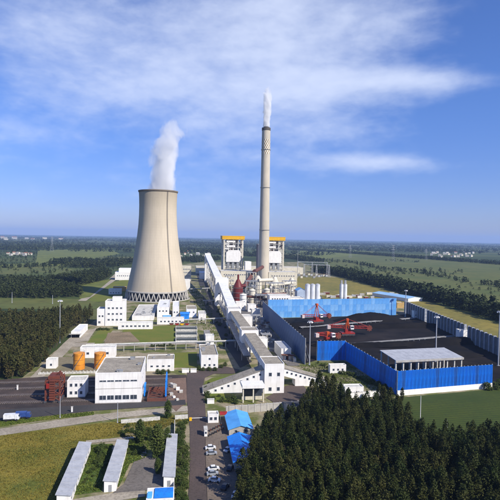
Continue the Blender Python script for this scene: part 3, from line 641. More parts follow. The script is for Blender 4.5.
# near left-centre buildings
B('meter_house', 'low white building with tan roof behind the brown pit', 'building', 146.5, 371.5, 174, 359.5, bk=354.5, rm=ROOFT, win=(('f', 1, 4, 1.4, 1.0, 2.2, 1),), nv=2)
o, Wd, D, h = B('laboratory', 'white cube-like block with tan roof at the road junction', 'building', 201, 368.5, 218, 355, bk=344, rm=ROOFT, win=(('f', 1, 3, 1.2, 1.2, 1.2, 1), ('f', 1, 1, 1.2, 1.2, 4.6, 1)), nv=3)
o, Wd, D, h = B('switch_house', 'small white block at the end of a narrow grey-roofed building', 'building', 205.5, 345.5, 214, 335.5, D=6, rm=ROOFP, win=(('f', 1, 1, 1.2, 1.2, 1.6, 1),))
block(o, -Wd/2+.4, Wd/2-1.2, 6.3, 34, -.2, h*.55, CONC, ROOFG, .3, 'rear_wing')
for i, (a, b2) in enumerate(((182, 189), (190.5, 196.5))):
    P = G(a, 373); Wd = along(P, V, b2); o = thing('planter', 'low white block, %s of two, at the lawn edge by the junction' % ('left', 'right')[i], 'planter', P+V*Wd/2, A, 'white planters'); MB().box(-Wd/2, Wd/2, 0, 1.6, -.1, 1.9).obj('box', WHITE, o); MB().box(-Wd/2-.1, Wd/2+.1, -.1, 1.7, 1.903, 2.05).obj('rim', ROOFP, o)
P = G(207.5, 404); o = thing('planter', 'low white block on the verge below the conveyor foot', 'planter', P+V*1.4, A, 'white planters'); MB().box(-1.5, 1.5, 0, 1.5, -.1, 1.8).obj('box', WHITE, o); MB().box(-1.6, 1.6, -.1, 1.6, 1.803, 1.95).obj('rim', ROOFP, o)
# orange tanks
for i, (px, py, r, top) in enumerate(((79, 370, 5.6, 351.5), (100, 369, 5.6, 351.5))):
    P = G(px, py-1); rr_ = r/500*P.y; h = zat(P, top)
    o = thing('oil_tank', ('left orange round oil tank standing clear of the warehouse', 'right orange round oil tank half hidden behind the warehouse')[i], 'tank', P, A, 'orange oil tanks')
    MB().lathe([(rr_, -.1), (rr_, h*.93)], 40, cap1=False).obj('shell', ORNG, o, True)
    MB().lathe([(rr_+.06, h*.93), (rr_*.5, h*.975), (.05, h)], 40).obj('roof', ORNG, o, True)
    for k in range(3): MB().lathe([(rr_+.02, h*(.28+.27*k)), (rr_+.09, h*(.28+.27*k)+.05), (rr_+.02, h*(.28+.27*k)+.1)], 40, False, False).obj('stiffening_ring', RUST, o)
    mb = MB()
    for k in range(28):                       # spiral stair
        a0 = -2.4+k*.06; z = h*.93*k/27; mb.box(-.35, .35, -.12, .12, z, z+.06); n = 8
        for q in range(-8, 0): x, y, zz_ = mb.v[q]; mb.v[q] = ((rr_+.45)*math.cos(a0)+x*math.cos(a0)-y*math.sin(a0), (rr_+.45)*math.sin(a0)+x*math.sin(a0)+y*math.cos(a0), zz_)
    mb.obj('spiral_stair', STEEL, o)
    mb = MB()
    for k in range(24):
        a0 = k*math.pi/12; mb.bar((rr_*.97*math.cos(a0), rr_*.97*math.sin(a0), h*.93), (rr_*.97*math.cos(a0), rr_*.97*math.sin(a0), h*.93+1), .03, 4); a1 = a0+math.pi/12
        mb.bar((rr_*.97*math.cos(a0), rr_*.97*math.sin(a0), h*.93+1), (rr_*.97*math.cos(a1), rr_*.97*math.sin(a1), h*.93+1), .03, 4)
    mb.obj('handrail', STEEL, o)

# ------------------------------------------------------------------ walls and fences
def wall_line(name, label, cat, P, Q, h, th, m, cap=None, piers=0):
    d = Q-P; rz = math.atan2(d.y, d.x); Ln = d.length; o = thing(name, label, cat, P, rz)
    MB().box(0, Ln, 0, th, -.2, h).obj('wall', m, o)
    if cap: MB().box(-.1, Ln+.1, -.1, th+.1, h+.003, h+.15).obj('coping', cap, o)
    for k in range(piers):
        x = Ln*(k+.5)/piers; MB().box(x-.25, x+.25, -.12, th+.12, -.2, h+.35).obj('pier', m, o)
    return o
wall_line('boundary_wall', 'long pale boundary wall between blue sheds and coal conveyor', 'wall', G(226, 414.5), G(313, 407.5), 3.0, .35, CONC, ROOFP, 14)
wall_line('boundary_wall', 'white wall below the small house at the plantation edge', 'wall', G(344, 399), G(381, 396.5), 2.6, .35, WHITE, ROOFP, 5)
wall_line('bund_wall', 'low pale bund wall in front of the orange tanks', 'wall', G(38, 374.8), G(96, 373.2), 1.1, .3, ROOFP, None, 16)
wall_line('low_wall', 'low white wall on the verge right of the dry field', 'wall', G(121, 424), G(160, 420.5), 1.5, .5, ROOFP, None, 0)
wall_line('low_wall', 'low white wall beside the gate barrier', 'wall', G(175, 420), G(188, 419), 1.7, .6, ROOFP, None, 0)
wall_line('low_wall', 'long thin pale wall of the shed garden along the entrance scrub', 'wall', G(174.2, 500), G(175, 424), 1.6, .25, ROOFP, None, 0)
# pipe bridge across the site
def pipe_bridge(label, P, Q, z, n, wd=2.0, npipe=3, r=.22, m=ROOFP, deck=STEEL):
    d = Q-P; rz = math.atan2(d.y, d.x); Ln = Vector((d.x, d.y)).length; o = thing('pipe_bridge', label, 'pipe bridge', P, rz)
    MB().box(0, Ln, -wd/2, wd/2, z-.35, z).obj('deck', deck, o)
    for k in range(npipe): MB().bar((0, -wd/2+wd*(k+.5)/npipe, z+.005+r), (Ln, -wd/2+wd*(k+.5)/npipe, z+.005+r), r, 8).obj('pipe', m, o)
    for k in range(n):
        x = Ln*(k+.5)/n; mb = MB()
        for s in (-1, 1): mb.box(x-.18, x+.18, s*wd*.4-.18, s*wd*.4+.18, -.1, z-.353)
        mb.bar((x, -wd*.4, z*.3), (x, wd*.4, z*.75), .08, 4); mb.obj('trestle', CONC, o)
    return o
pipe_bridge('long pale pipe bridge crossing the lawns towards the conveyor', G(86, 352.5), G(240, 347.5), 4.6, 15, 2.0)
pipe_bridge('short pipe bridge joining the tower-foot blocks to the pipe rack', G(184, 325), G(226, 323), 4.2, 5, 1.6)
pipe_bridge('far pipe bridge crossing the green strip right of the tower', G(190, 292.5), G(217, 291), 4.5, 4, 1.8)
pipe_bridge('middle pipe bridge crossing the green strip above the white blocks', G(203, 305), G(226, 304), 4.5, 4, 1.8)
pipe_bridge('dark multi-pipe rack running beside the white conveyor galleries', G(247, 366), G(205.5, 276), 5.5, 26, 4.2, 6, .32, mat('lagged_pipe', (.34, .34, .35), (.2, .2, .2), .2, .4, metal=.3), DARKST)

# ------------------------------------------------------------------ cooling tower
tc_ = G(156.9, 298.2); TH = zat(tc_, 190.2)
o = thing('cooling_tower', 'huge beige hyperbolic concrete cooling tower venting steam', 'cooling tower', tc_)
pxm = tc_.y/500
def tw(py, wpx): return (wpx/2*pxm, zat(tc_, py))
prof = [tw(a, b) for a, b in ((290, 59.6), (285, 57.4), (275, 53.4), (265, 49.4), (255, 45.8), (245, 42.6), (235, 40.0), (225, 38.0), (215, 37.0), (205, 36.8), (198, 37.2), (192.2, 37.9))]
TM = mat('tower_concrete', (.56, .48, .36), (.48, .41, .30), .02, .9, streak=.0)
tt = TM.node_tree; bb_ = tt.nodes['Principled BSDF']; g_ = N(tt, 'ShaderNodeTexCoord'); s_ = N(tt, 'ShaderNodeSeparateXYZ'); L(tt, g_.outputs['Object'], s_.inputs[0])
at_ = MATH(tt, 'ARCTAN2', s_.outputs[1], s_.outputs[0]); cbx = N(tt, 'ShaderNodeCombineXYZ'); L(tt, MATH(tt, 'MULTIPLY', at_, 14.), cbx.inputs[0]); L(tt, MATH(tt, 'MULTIPLY', s_.outputs[2], .045), cbx.inputs[2])
st = RAMP(tt, NOISE(tt, cbx.outputs[0], 1.0, 6, .65), .42, .72, 'LINEAR')
lift = MATH(tt, 'LESS_THAN', MATH(tt, 'FRACT', MATH(tt, 'MULTIPLY', s_.outputs[2], 1/3.0)), .09)
rib = MATH(tt, 'LESS_THAN', MATH(tt, 'FRACT', MATH(tt, 'MULTIPLY', at_, 96/6.2832)), .12)
topst = RAMP(tt, MATH(tt, 'MULTIPLY_ADD', NOISE(tt, cbx.outputs[0], .7, 5, .6), 40, s_.outputs[2]), TH-18, TH+15, 'LINEAR') if False else None
oldc = bb_.inputs['Base Color'].links[0].from_socket
c_ = MIXC(tt, MATH(tt, 'MULTIPLY', st, .35), oldc, (.36, .30, .22)); c_ = MIXC(tt, MATH(tt, 'MULTIPLY', lift, .12), c_, (.30, .25, .18)); c_ = MIXC(tt, MATH(tt, 'MULTIPLY', rib, .10), c_, (.34, .28, .2))
tst = RAMP(tt, MATH(tt, 'DIVIDE', MATH(tt, 'SUBTRACT', MATH(tt, 'MULTIPLY_ADD', NOISE(tt, cbx.outputs[0], 1.6, 5, .6), 22, s_.outputs[2]), TH-14), 20.), .0, 1., 'LINEAR')
c_ = MIXC(tt, MATH(tt, 'MULTIPLY', tst, .5), c_, (.30, .25, .18))
L(tt, c_, bb_.inputs['Base Color'])
ip = [(r-.5, z) for r, z in prof]
MB().lathe(prof+ip[::-1], 128, False, False).obj('shell', TM, o, True)
rt, zt = prof[-1]
RIMM = mat('rim_concrete', (.20, .165, .12), (.15, .12, .09), .3, .9)
MB().lathe([(rt+.05, zt-.9), (rt+.75, zt+.1), (rt+.75, zt+1.3), (rt-.9, zt+1.3), (rt-.9, zt-.9)], 128, False, False).obj('rim', RIMM, o)
rb, zb = prof[0]
MB().lathe([(rb+.15, zb-.9), (rb+.5, zb-.4), (rb+.5, zb+.5), (rb+.05, zb+.9), (rb-.9, zb+.9), (rb-.9, zb-.9)], 128, False, False).obj('ring_beam', CONC, o)
cm = {}
nC_ = 40; rf = rb+1.6
for k in range(nC_):
    a0 = 2*math.pi*k/nC_
    for s in (-1, 1):
        a1 = a0+s*math.pi/nC_
        MB().bar((rf*math.cos(a0), rf*math.sin(a0), -.3), (rb*math.cos(a1), rb*math.sin(a1), zb-.5), .58, 8).obj('column', CONC, o, True)
mb = MB(); mb.lathe([(rf+1.6, -.3), (rf+1.6, .8), (rf+1.2, .8), (rf+2.2, -.3)], 96, False, False); mb.obj('basin_wall', CONC, o)
MB().lathe([(rf+1.15, -.2), (rf+1.15, .3)], 64).obj('basin_water', WATER, o)
MB().lathe([(rb-2.5, 1.0), (rb-2.5, zb+.5)], 64).obj('fill_pack', mat('dark_fill', (.05, .045, .05), (.03, .03, .03), .3, .9), o)
# ladder up the shell, facing the camera slightly right of centre
mb = MB(); ang0 = -math.pi/2
la = lambda i: -math.pi/2+.67
for i in range(len(prof)-1):
    (r0, z0), (r1, z1) = prof[i], prof[i+1]
    for dx in (-.45, .45):
        f = lambda r, z: ((r+.55)*math.cos(la(i))-dx*math.sin(la(i)), (r+.55)*math.sin(la(i))+dx*math.cos(la(i)), z)
        mb.bar(f(r0, z0), f(r1, z1), .14, 4)
    nr = int((z1-z0)/1.0)
    for q in range(nr):
        t_ = q/nr; r_ = r0+(r1-r0)*t_; z_ = z0+(z1-z0)*t_
        mb.bar(((r_+.55)*math.cos(la(i))-.45*-math.sin(la(i))*-1, (r_+.55)*math.sin(la(i))-.45*math.cos(la(i)), z_), ((r_+.55)*math.cos(la(i))-.45*math.sin(la(i)), (r_+.55)*math.sin(la(i))+.45*math.cos(la(i)), z_), .07, 4)
mb.obj('ladder', DARKST, o)

# ------------------------------------------------------------------ chimney
cc = G(263.4, 284.6); CH = zat(cc, 128.0); pm_ = cc.y/500
o = thing('chimney', 'very tall beige concrete chimney with a checkered band and white smoke', 'chimney', cc)
rb_, rt_ = 5.5*pm_, 4.15*pm_
CHM = mat('chimney_concrete', (.54, .48, .38), (.46, .41, .32), .04, .9, streak=.35)
zc0, zc1 = zat(cc, 154.5), zat(cc, 139.5)
rad_ = lambda z: rt_+(rb_-rt_)*(max(0, 1-z/CH))**1.25
zs = [CH*k/40 for k in range(41)]
MB().lathe([(rad_(z), z-(.3 if z == 0 else 0)) for z in zs], 48).obj('shaft', CHM, o, True)
CKW, CKT = mat('check_white', (.74, .70, .60), None, .3, .8), mat('check_tan', (.36, .27, .15), None, .3, .8)
mb = MB(); nr, ns = 8, 24
for r in range(nr):
    z0, z1 = zc0+(zc1-zc0)*r/nr, zc0+(zc1-zc0)*(r+1)/nr
    for k in range(ns):
        a0, a1 = 2*math.pi*k/ns, 2*math.pi*(k+1)/ns; vs = []
        for z, a in ((z0, a0), (z0, a1), (z1, a1), (z1, a0)): vs.append(((rad_(z)+.09)*math.cos(a), (rad_(z)+.09)*math.sin(a), z))
        mb.add(vs, [(0, 1, 2, 3)], (r+k) % 2)
mb.obj('checkered_band', [CKW, CKT], o)
MB().lathe([(rad_(CH)+.05, CH-4.4), (rad_(CH)+.3, CH-4.2), (rad_(CH)+.3, CH-.02), (rad_(CH)-.6, CH+.02), (rad_(CH)-.6, CH-4.4)], 48, False, False).obj('dark_top_band', mat('sooty_band', (.10, .085, .07), None, .5, .9), o)
MB().lathe([(rad_(CH)*.62, CH-1), (rad_(CH)*.62, CH+1.5), (rad_(CH)*.5, CH+1.5), (rad_(CH)*.5, CH-1)], 32, False, False).obj('flue', DARKST, o)
for zf in (.35, .62, .86):
    z = CH*zf; mb = MB(); mb.lathe([(rad_(z)+.02, z), (rad_(z)+.9, z), (rad_(z)+.9, z+.18), (rad_(z)+.02, z+.18)], 48, False, False)
    mb.lathe([(rad_(z)+.9, z+1.1), (rad_(z)+.96, z+1.16), (rad_(z)+.9, z+1.2)], 48, False, False); mb.obj('platform', STEEL, o)

# ------------------------------------------------------------------ boiler houses
def boiler(label, px0, pybase, px1, pytop):
    P = G(px0, pybase); Wd = along(P, V, px1); h = zat(P, pytop); D = Wd*1.0
    o = thing('boiler_house', label, 'boiler house', P+V*Wd/2, A, 'boiler houses')
    e = Wd*.07
    rf_ = MB().box(-Wd/2-e, Wd/2+e, -e, D+e, h-6.5, h-1).obj('roof_cladding', YELL, o)
    MB().box(-Wd/2-e-.4, Wd/2+e+.4, -e-.4, D+e+.4, h-.997, h-.2).obj('roof', YELL, rf_)
    for zz_ in (h-3.5, h-5.2): MB().box(-Wd/2-e-.12, Wd/2+e+.12, -e-.12, D+e+.12, zz_, zz_+.35).obj('band', mat('ochre_band', (.55, .30, .02), None, .3, .6), rf_)
    FR = mat('frame_white', (.74, .71, .63), (.60, .57, .50), .3, .6)
    nx = 5
    for i in range(nx):
        for j in range(nx):
            if 0 < i < nx-1 and 0 < j < nx-1: continue
            x = -Wd/2+Wd*i/(nx-1); y = D*j/(nx-1); MB().box(x-.55, x+.55, y-.55, y+.55, -.3, h-6.503).obj('column', FR, o)
    nl = 9
    for k in range(1, nl):
        z = (h-6.5)*k/nl; mb = MB()
        for y in (0, D): mb.box(-Wd/2, Wd/2, y-.35, y+.35, z-.45, z+.45)
        for x in (-Wd/2, Wd/2): mb.box(x-.35, x+.35, 0, D, z-.46, z+.44)
        mb.box(-Wd/2-1.2, Wd/2+1.2, -1.4, -.36, z+.45, z+.6)
        for q in range(24): mb.bar((-Wd/2-1.1+q*(Wd+2.2)/23, -1.35, z+.6), (-Wd/2-1.1+q*(Wd+2.2)/23, -1.35, z+1.7), .06, 4)
        mb.bar((-Wd/2-1.1, -1.35, z+1.7), (Wd/2+1.1, -1.35, z+1.7), .07, 4)
        mb.obj('floor_beam', FR, o)
    mb = MB()
    for i in (0, 3):
        for k in range(nl): mb.bar((-Wd/2+Wd*i/4, -.1, (h-6.5)*k/nl), (-Wd/2+Wd*(i+1)/4, -.1, (h-6.5)*(k+1)/nl), .22, 4)
    for k in range(nl): mb.bar((-Wd/2-.1, D*(k % 2), (h-6.5)*k/nl), (-Wd/2-.1, D*((k+1) % 2), (h-6.5)*(k+1)/nl), .22, 4)
    mb.obj('bracing', FR, o)
    MB().box(-Wd*.30, Wd*.30, Wd*.2, D*.85, h*.30, h-6.51).obj('furnace', mat('furnace_casing', (.46, .44, .39), (.30, .28, .25), .1, .6, streak=.5), o)
    MB().box(-Wd*.36, Wd*.38, -2.5, D*.2-.01, h*.38, h*.60).obj('coal_bunker', WHITE, o)
    MB().prism([(-Wd*.36, h*.60+.005), (Wd*.38, h*.60+.005), (Wd*.30, h*.66), (-Wd*.22, h*.66)], 'y', -2.4, D*.2-.02).obj('bunker_roof', WHITE, o)
    for k in range(3): MB().box(-Wd*.3+k*Wd*.24, -Wd*.3+k*Wd*.24+Wd*.12, -1.5, Wd*.15, h*.22, h*.375).obj('hopper', STEEL, o)
    for k in range(6): MB().bar((-Wd*.40+k*Wd*.16, Wd*.1, h*.62+k % 2*6), (-Wd*.40+k*Wd*.16, Wd*.1, h-9), 1.0, 10).obj('downcomer', [ROOFP, STEEL, BROWN][k % 3], o)
    for k in range(4):
        z = h*.68+k*h*.055; MB().box(-Wd*.44+k % 2*Wd*.1, -Wd*.2+k % 2*Wd*.3, -.5, -.37, z, z+h*.04).obj('screen_panel', WHITE, o)
    for s in (-1, 1): MB().box(s*Wd*.47-Wd*.035, s*Wd*.47+Wd*.035, -3.2, -1.45, -.2, h-8).obj('stair_tower', CREAM, o)
    MB().bar((Wd*.1, Wd*.12, h*.70), (Wd*.45, Wd*.12, h*.80), 1.4, 10).obj('steam_pipe', STEEL, o)
    return o
boiler('steel framed boiler house with yellow roof left of the chimney', 223, 277.8, 242.5, 235.6)
boiler('steel framed boiler house with yellow roof partly hidden behind the chimney', 263.5, 278.8, 283, 236.6)
o = thing('boiler_shade_slab', 'dark slab coloured as the shaded boiler house side just left of the chimney', 'tower', G(257.4, 279.5), A); MB().box(0, 5, 0, 18, -.2, 60).obj('wall', mat('painted_boiler_shade', (.10, .10, .13), None, .1, .7), o); MB().box(-.3, 5.3, -.3, 18.3, 60.003, 60.8).obj('roof', STEEL, o)  # added slab, its dark colour imitates the right boiler house's shaded left side
# long cream bays in front of the boilers
B('bunker_bay', 'long cream bay building under the left boiler house', 'building', 220.5, 283.5, 253, 271, D=34, wm=CREAM, rm=ROOFP, win=(('f', 1, 12, 2.2, 1.6, 13, 1),), nv=6)
B('bunker_bay', 'long cream bay building under the right boiler house', 'building', 268.5, 285, 297, 272, D=34, wm=CREAM, rm=ROOFP, win=(('f', 1, 10, 2.2, 1.6, 13, 1),), nv=6)
B('turbine_hall', 'long pale turbine hall behind the boiler houses', 'building', 196, 273.6, 303, 266.5, D=34, wm=CREAM, rm=ROOFP)
B('service_block', 'small white roofed block between the boiler house and the dark shade slab', 'building', 245, 279.5, 251, 261.5, D=14, wm=WHITE, rm=MATS['white_roof'])
# flue gas plant in front of the chimney
def vessel(name, label, px, py, rpx, top, m, cone=.18, extra=None, legs=False, group=None):
    P = G(px, py); r = rpx/500*P.y; h = zat(P, top); o = thing(name, label, name.split('_')[-1], P, A, group)
    z0 = h*.22 if legs else -.2
    MB().lathe([(r, z0), (r, h*(1-cone))], 32, cap0=True, cap1=False).obj('shell', m, o, True)
    MB().lathe([(r, h*(1-cone)), (r*.35, h*.985), (r*.3, h)], 32, cap0=False).obj('top', m, o, True)
    for k in range(3):
        z = z0+(h*(1-cone)-z0)*(k+1)/3.2; MB().lathe([(r+.02, z), (r+.5, z), (r+.5, z+.2), (r+.02, z+.2)], 32, False, False).obj('walkway', STEEL, o)
    if legs:
        for k in range(4): a0 = math.pi/4+k*math.pi/2; MB().bar((r*.8*math.cos(a0), r*.8*math.sin(a0), -.2), (r*.8*math.cos(a0), r*.8*math.sin(a0), z0), .35, 6).obj('leg', STEEL, o)
        MB().lathe([(r*.2, z0-h*.12), (r*.98, z0-.01)], 24).obj('hopper', m, o, True)
    return o, r, h
o, r, h = vessel('absorber_tower', 'dark red absorber vessel with conical top left of the chimney foot', 237.8, 302, 4.9, 279.5, DRED, .32)
MB().bar((0, 0, h-.1), (0, 0, h+5.5), 1.1, 12).obj('outlet_pipe', DRED, o); MB().bar((0, 0, h*.72), (r*1.6, 1, h*.72), 1.8, 12).obj('inlet_duct', DRED, o)
P = G(243.5, 297.5); Q = G(254, 289); o = thing('flue_duct', 'brown sloping flue duct between absorber and chimney foot', 'duct', P); Q = Q-P
MB().bar((0, 0, 12.5), (Q.x, Q.y, 25), 3.3, 4).obj('duct', BROWN, o)
for t_ in (.15, .55, .9): MB().bar((Q.x*t_, Q.y*t_, -.1), (Q.x*t_, Q.y*t_, 11+12.5*t_), .5, 6).obj('leg', STEEL, o)
vessel('absorber_tower', 'cream absorber vessel beside the foot of the chimney', 257.5, 293, 4.2, 275.5, CREAM, .25)
vessel('absorber_tower', 'rounded cream vessel right of the chimney foot', 274.5, 293.5, 4.4, 276.8, CREAM, .35)
vessel('absorber_tower', 'cream vessel at the right end of the flue gas plant', 291.5, 292.5, 4.0, 277.8, CREAM, .35)
vessel('slurry_tank', 'white slurry tank right of the dark red absorber', 243, 306, 3.4, 293.5, WHITE, .06)
vessel('slurry_tank', 'cream slurry tank in front of the chimney foot', 252, 303, 3.2, 288.5, CREAM, .1)
vessel('slurry_tank', 'cream tank half hidden beside the pipework right of the chimney', 281.5, 296.5, 2.6, 284, CREAM, .1)
vessel('slurry_tank', 'cream tank in the middle of the flue gas plant', 266.5, 301, 3.2, 288, CREAM, .1)
# pipework frame around chimney foot
def frame(label, px, py, px1, top, D, nx, nl, m, clutter=0, seed=1):
    P = G(px, py); Wd = along(P, V, px1); h = zat(P, top); o = thing('pipe_rack_tower', label, 'pipe rack', P+V*Wd/2, A)
    for i in range(nx):
        for y in (0, D): x = -Wd/2+Wd*i/(nx-1); MB().box(x-.3, x+.3, y-.3, y+.3, -.2, h).obj('column', m, o)
    for k in range(1, nl+1):
        z = h*k/nl-.4; mb = MB(); mb.box(-Wd/2-.4, Wd/2+.4, -.25, D+.25, z-.12, z+.12)
        for q in range(16): mb.bar((-Wd/2+q*Wd/15, -.2, z+.12), (-Wd/2+q*Wd/15, -.2, z+1.2), .05, 4)
        mb.bar((-Wd/2, -.2, z+1.2), (Wd/2, -.2, z+1.2), .06, 4); mb.obj('deck', STEEL, o)
    r = random.Random(seed)
    for k in range(clutter):
        z = h*r.randint(0, nl-1)/nl+.2; x = r.uniform(-Wd/2+1, Wd/2-3); s = r.uniform(1, 2.2)
        if r.random() < .5: MB().box(x, x+s*1.5, D*.25, D*.25+s*1.5, z, z+min(s*1.6, h/nl-.8)).obj('cabinet', r.choice([CREAM, WHITE, STEEL]), o)
        else: MB().bar((x, D*.3, z+1.2), (x+s*3, D*.3, z+1.2), s*.5, 12).obj('pipe', r.choice([CREAM, GALV, BROWN]), o)
    return o
frame('steel pipe frame left of the chimney foot', 246, 299, 257, 281, 12, 4, 3, STEEL, 9, 3)
frame('steel pipe frame right of the chimney foot', 267, 300, 284, 283, 12, 5, 3, CREAM, 12, 4)
frame('low pipe frame before the cream tanks', 256, 307, 268.5, 295, 9, 4, 2, DARKST, 8, 5)
frame('steel pipe frame behind the dark red absorber', 226, 291, 234, 276, 14, 4, 3, CREAM, 10, 21)
frame('tall cream pipe frame between the absorber vessels and the chimney', 247, 292, 256, 272.5, 10, 4, 4, CREAM, 12, 22)
frame('cream pipe frame at the right end of the flue gas plant', 284, 297, 296.5, 281, 12, 5, 3, CREAM, 12, 23)
for i, (a, b2, z0, z1, r_, c, lab) in enumerate((((258, 297), (272, 296), 20, 20, 2.2, CREAM, 'fat cream duct crossing in front of the chimney foot'), ((270, 298), (290, 297), 15, 17, 1.8, CREAM, 'cream duct linking the rounded vessels right of the chimney'), ((246, 305), (262, 306), 9, 9, 1.2, BROWN, 'brown pipe run in front of the slurry tanks'), ((262, 304), (286, 303.5), 11, 11, 1.0, BROWN, 'brown pipe run below the right cream vessels'), ((254, 291), (262, 288), 26, 30, 2.6, BROWN, 'brown duct elbow entering the chimney'))):
    P, Q = G(*a), G(*b2); Q = Q-P; o = thing('process_duct', lab, 'duct', P); MB().bar((0, 0, z0), (Q.x, Q.y, z1), r_, 12).obj('duct', c, o, True)
    for t_ in (.08, .5, .92): MB().bar((Q.x*t_, Q.y*t_, -.1), (Q.x*t_, Q.y*t_, z0+(z1-z0)*t_-r_*.9), .4, 6).obj('leg', STEEL, o)
for lab, a in (('white cube building in front of the dark red absorber', (236, 310.5, 245.5, 302)), ('small cream pump house under the pipe frames', (248, 312, 256, 304.5)), ('grey-roofed block between absorber and coal fence', (252, 318.5, 260, 309.5))):
    B('fgd_block', lab, 'building', *a, D=8, rm=ROOFP, win=(('f', 1, 2, 1.3, 1.3, 2, 1),))
B('substation_block', 'white block with rows of small windows behind the back blue fence', 'building', 269.5, 309, 290, 295.5, D=16, rm=ROOFP, win=(('f', 2, 7, 1.5, 1.3, 6, 3.6),))
B('substation_block', 'lower white wing building behind the back blue fence', 'building', 290.4, 308.5, 304, 298, D=14, rm=ROOFP)
# yard clutter along the galleries
rc = random.Random(5)
for i, (px, py, wpx, lab) in enumerate(((258, 328, 5, 'beige pump skid right of the first transfer house'), (262, 333, 5, 'grey equipment box right of the second transfer house'), (266, 338, 5, 'white cabinet in the equipment yard by the slate fence'), (270, 344, 5, 'grey pump skid in the equipment yard before the long white hut'), (256, 336, 4, 'beige cabinet near the second transfer house annex'), (253, 321, 4, 'grey cabinet near the first transfer house annex'), (263, 322, 5, 'grey equipment box at the slate fence end'), (272, 351, 5, 'beige pipe skid left of the long white hut'))):
    P = G(px, py); s = wpx/500*P.y; o = thing('equipment_skid', lab, 'equipment', P, A)
    MB().box(-s/2-.4, s/2+.4, -s*.4, s*.4, -.1, .3).obj('base', CONC, o); MB().box(-s/2, s*.1, -s*.3, s*.3, .303, s*.6).obj('housing', [CREAM, GALV, WHITE, STEEL][i % 4], o)
    MB().bar((s*.12, 0, s*.35), (s*.5, 0, s*.35), s*.22, 12).obj('motor', [STEEL, CREAM][i % 2], o); MB().bar((s*.3, 0, s*.3), (s*.3, 0, s*.8), s*.07, 8).obj('pipe', STEEL, o)

for i in range(26):
    t_ = rc.random(); py = 309+t_*54; px = 249+t_*36+rc.uniform(0, 9+3*t_); P = G(px, py); s = rc.uniform(1.2, 2.6); k = i % 3
    o = thing('pump_unit', ('small grey pump unit standing in the equipment yard', 'small cream cabinet standing in the equipment yard', 'small brown pipe stand in the equipment yard')[k], 'equipment', P, A, ('pump units in the equipment yard', 'cabinets in the equipment yard', 'pipe stands in the equipment yard')[k])
    MB().box(-s*.6, s*.6, -s*.5, s*.5, -.05, .3).obj('base', CONC, o)
    if k == 0: MB().bar((-s*.5, 0, .3+s*.35), (s*.5, 0, .3+s*.35), s*.33, 12).obj('motor', STEEL, o); MB().bar((s*.2, 0, .3+s*.5), (s*.2, 0, .3+s*1.3), s*.1, 8).obj('pipe', GALV, o)
    elif k == 1: MB().box(-s*.45, s*.45, -s*.35, s*.35, .303, .3+s*1.1).obj('cabinet', CREAM, o); MB().box(-s*.5, s*.5, -s*.4, s*.4, .305+s*1.1, .4+s*1.1).obj('lid', ROOFP, o)
    else:
        for x in (-s*.5, s*.5): MB().bar((x, 0, .3), (x, 0, .3+s*1.4), s*.08, 6).obj('post', BROWN, o)
        MB().bar((-s*1.2, 0, .3+s*1.4), (s*1.2, 0, .3+s*1.4), s*.22, 10).obj('pipe', BROWN, o)
frame('pipe frame between the third transfer house and the slate fence', 252.5, 325.5, 260.5, 315.5, 8, 3, 2, STEEL, 7, 11)
frame('pipe frame between the second transfer house and the slate fence', 262.5, 343, 271, 334.5, 7, 3, 2, CONC, 7, 12)
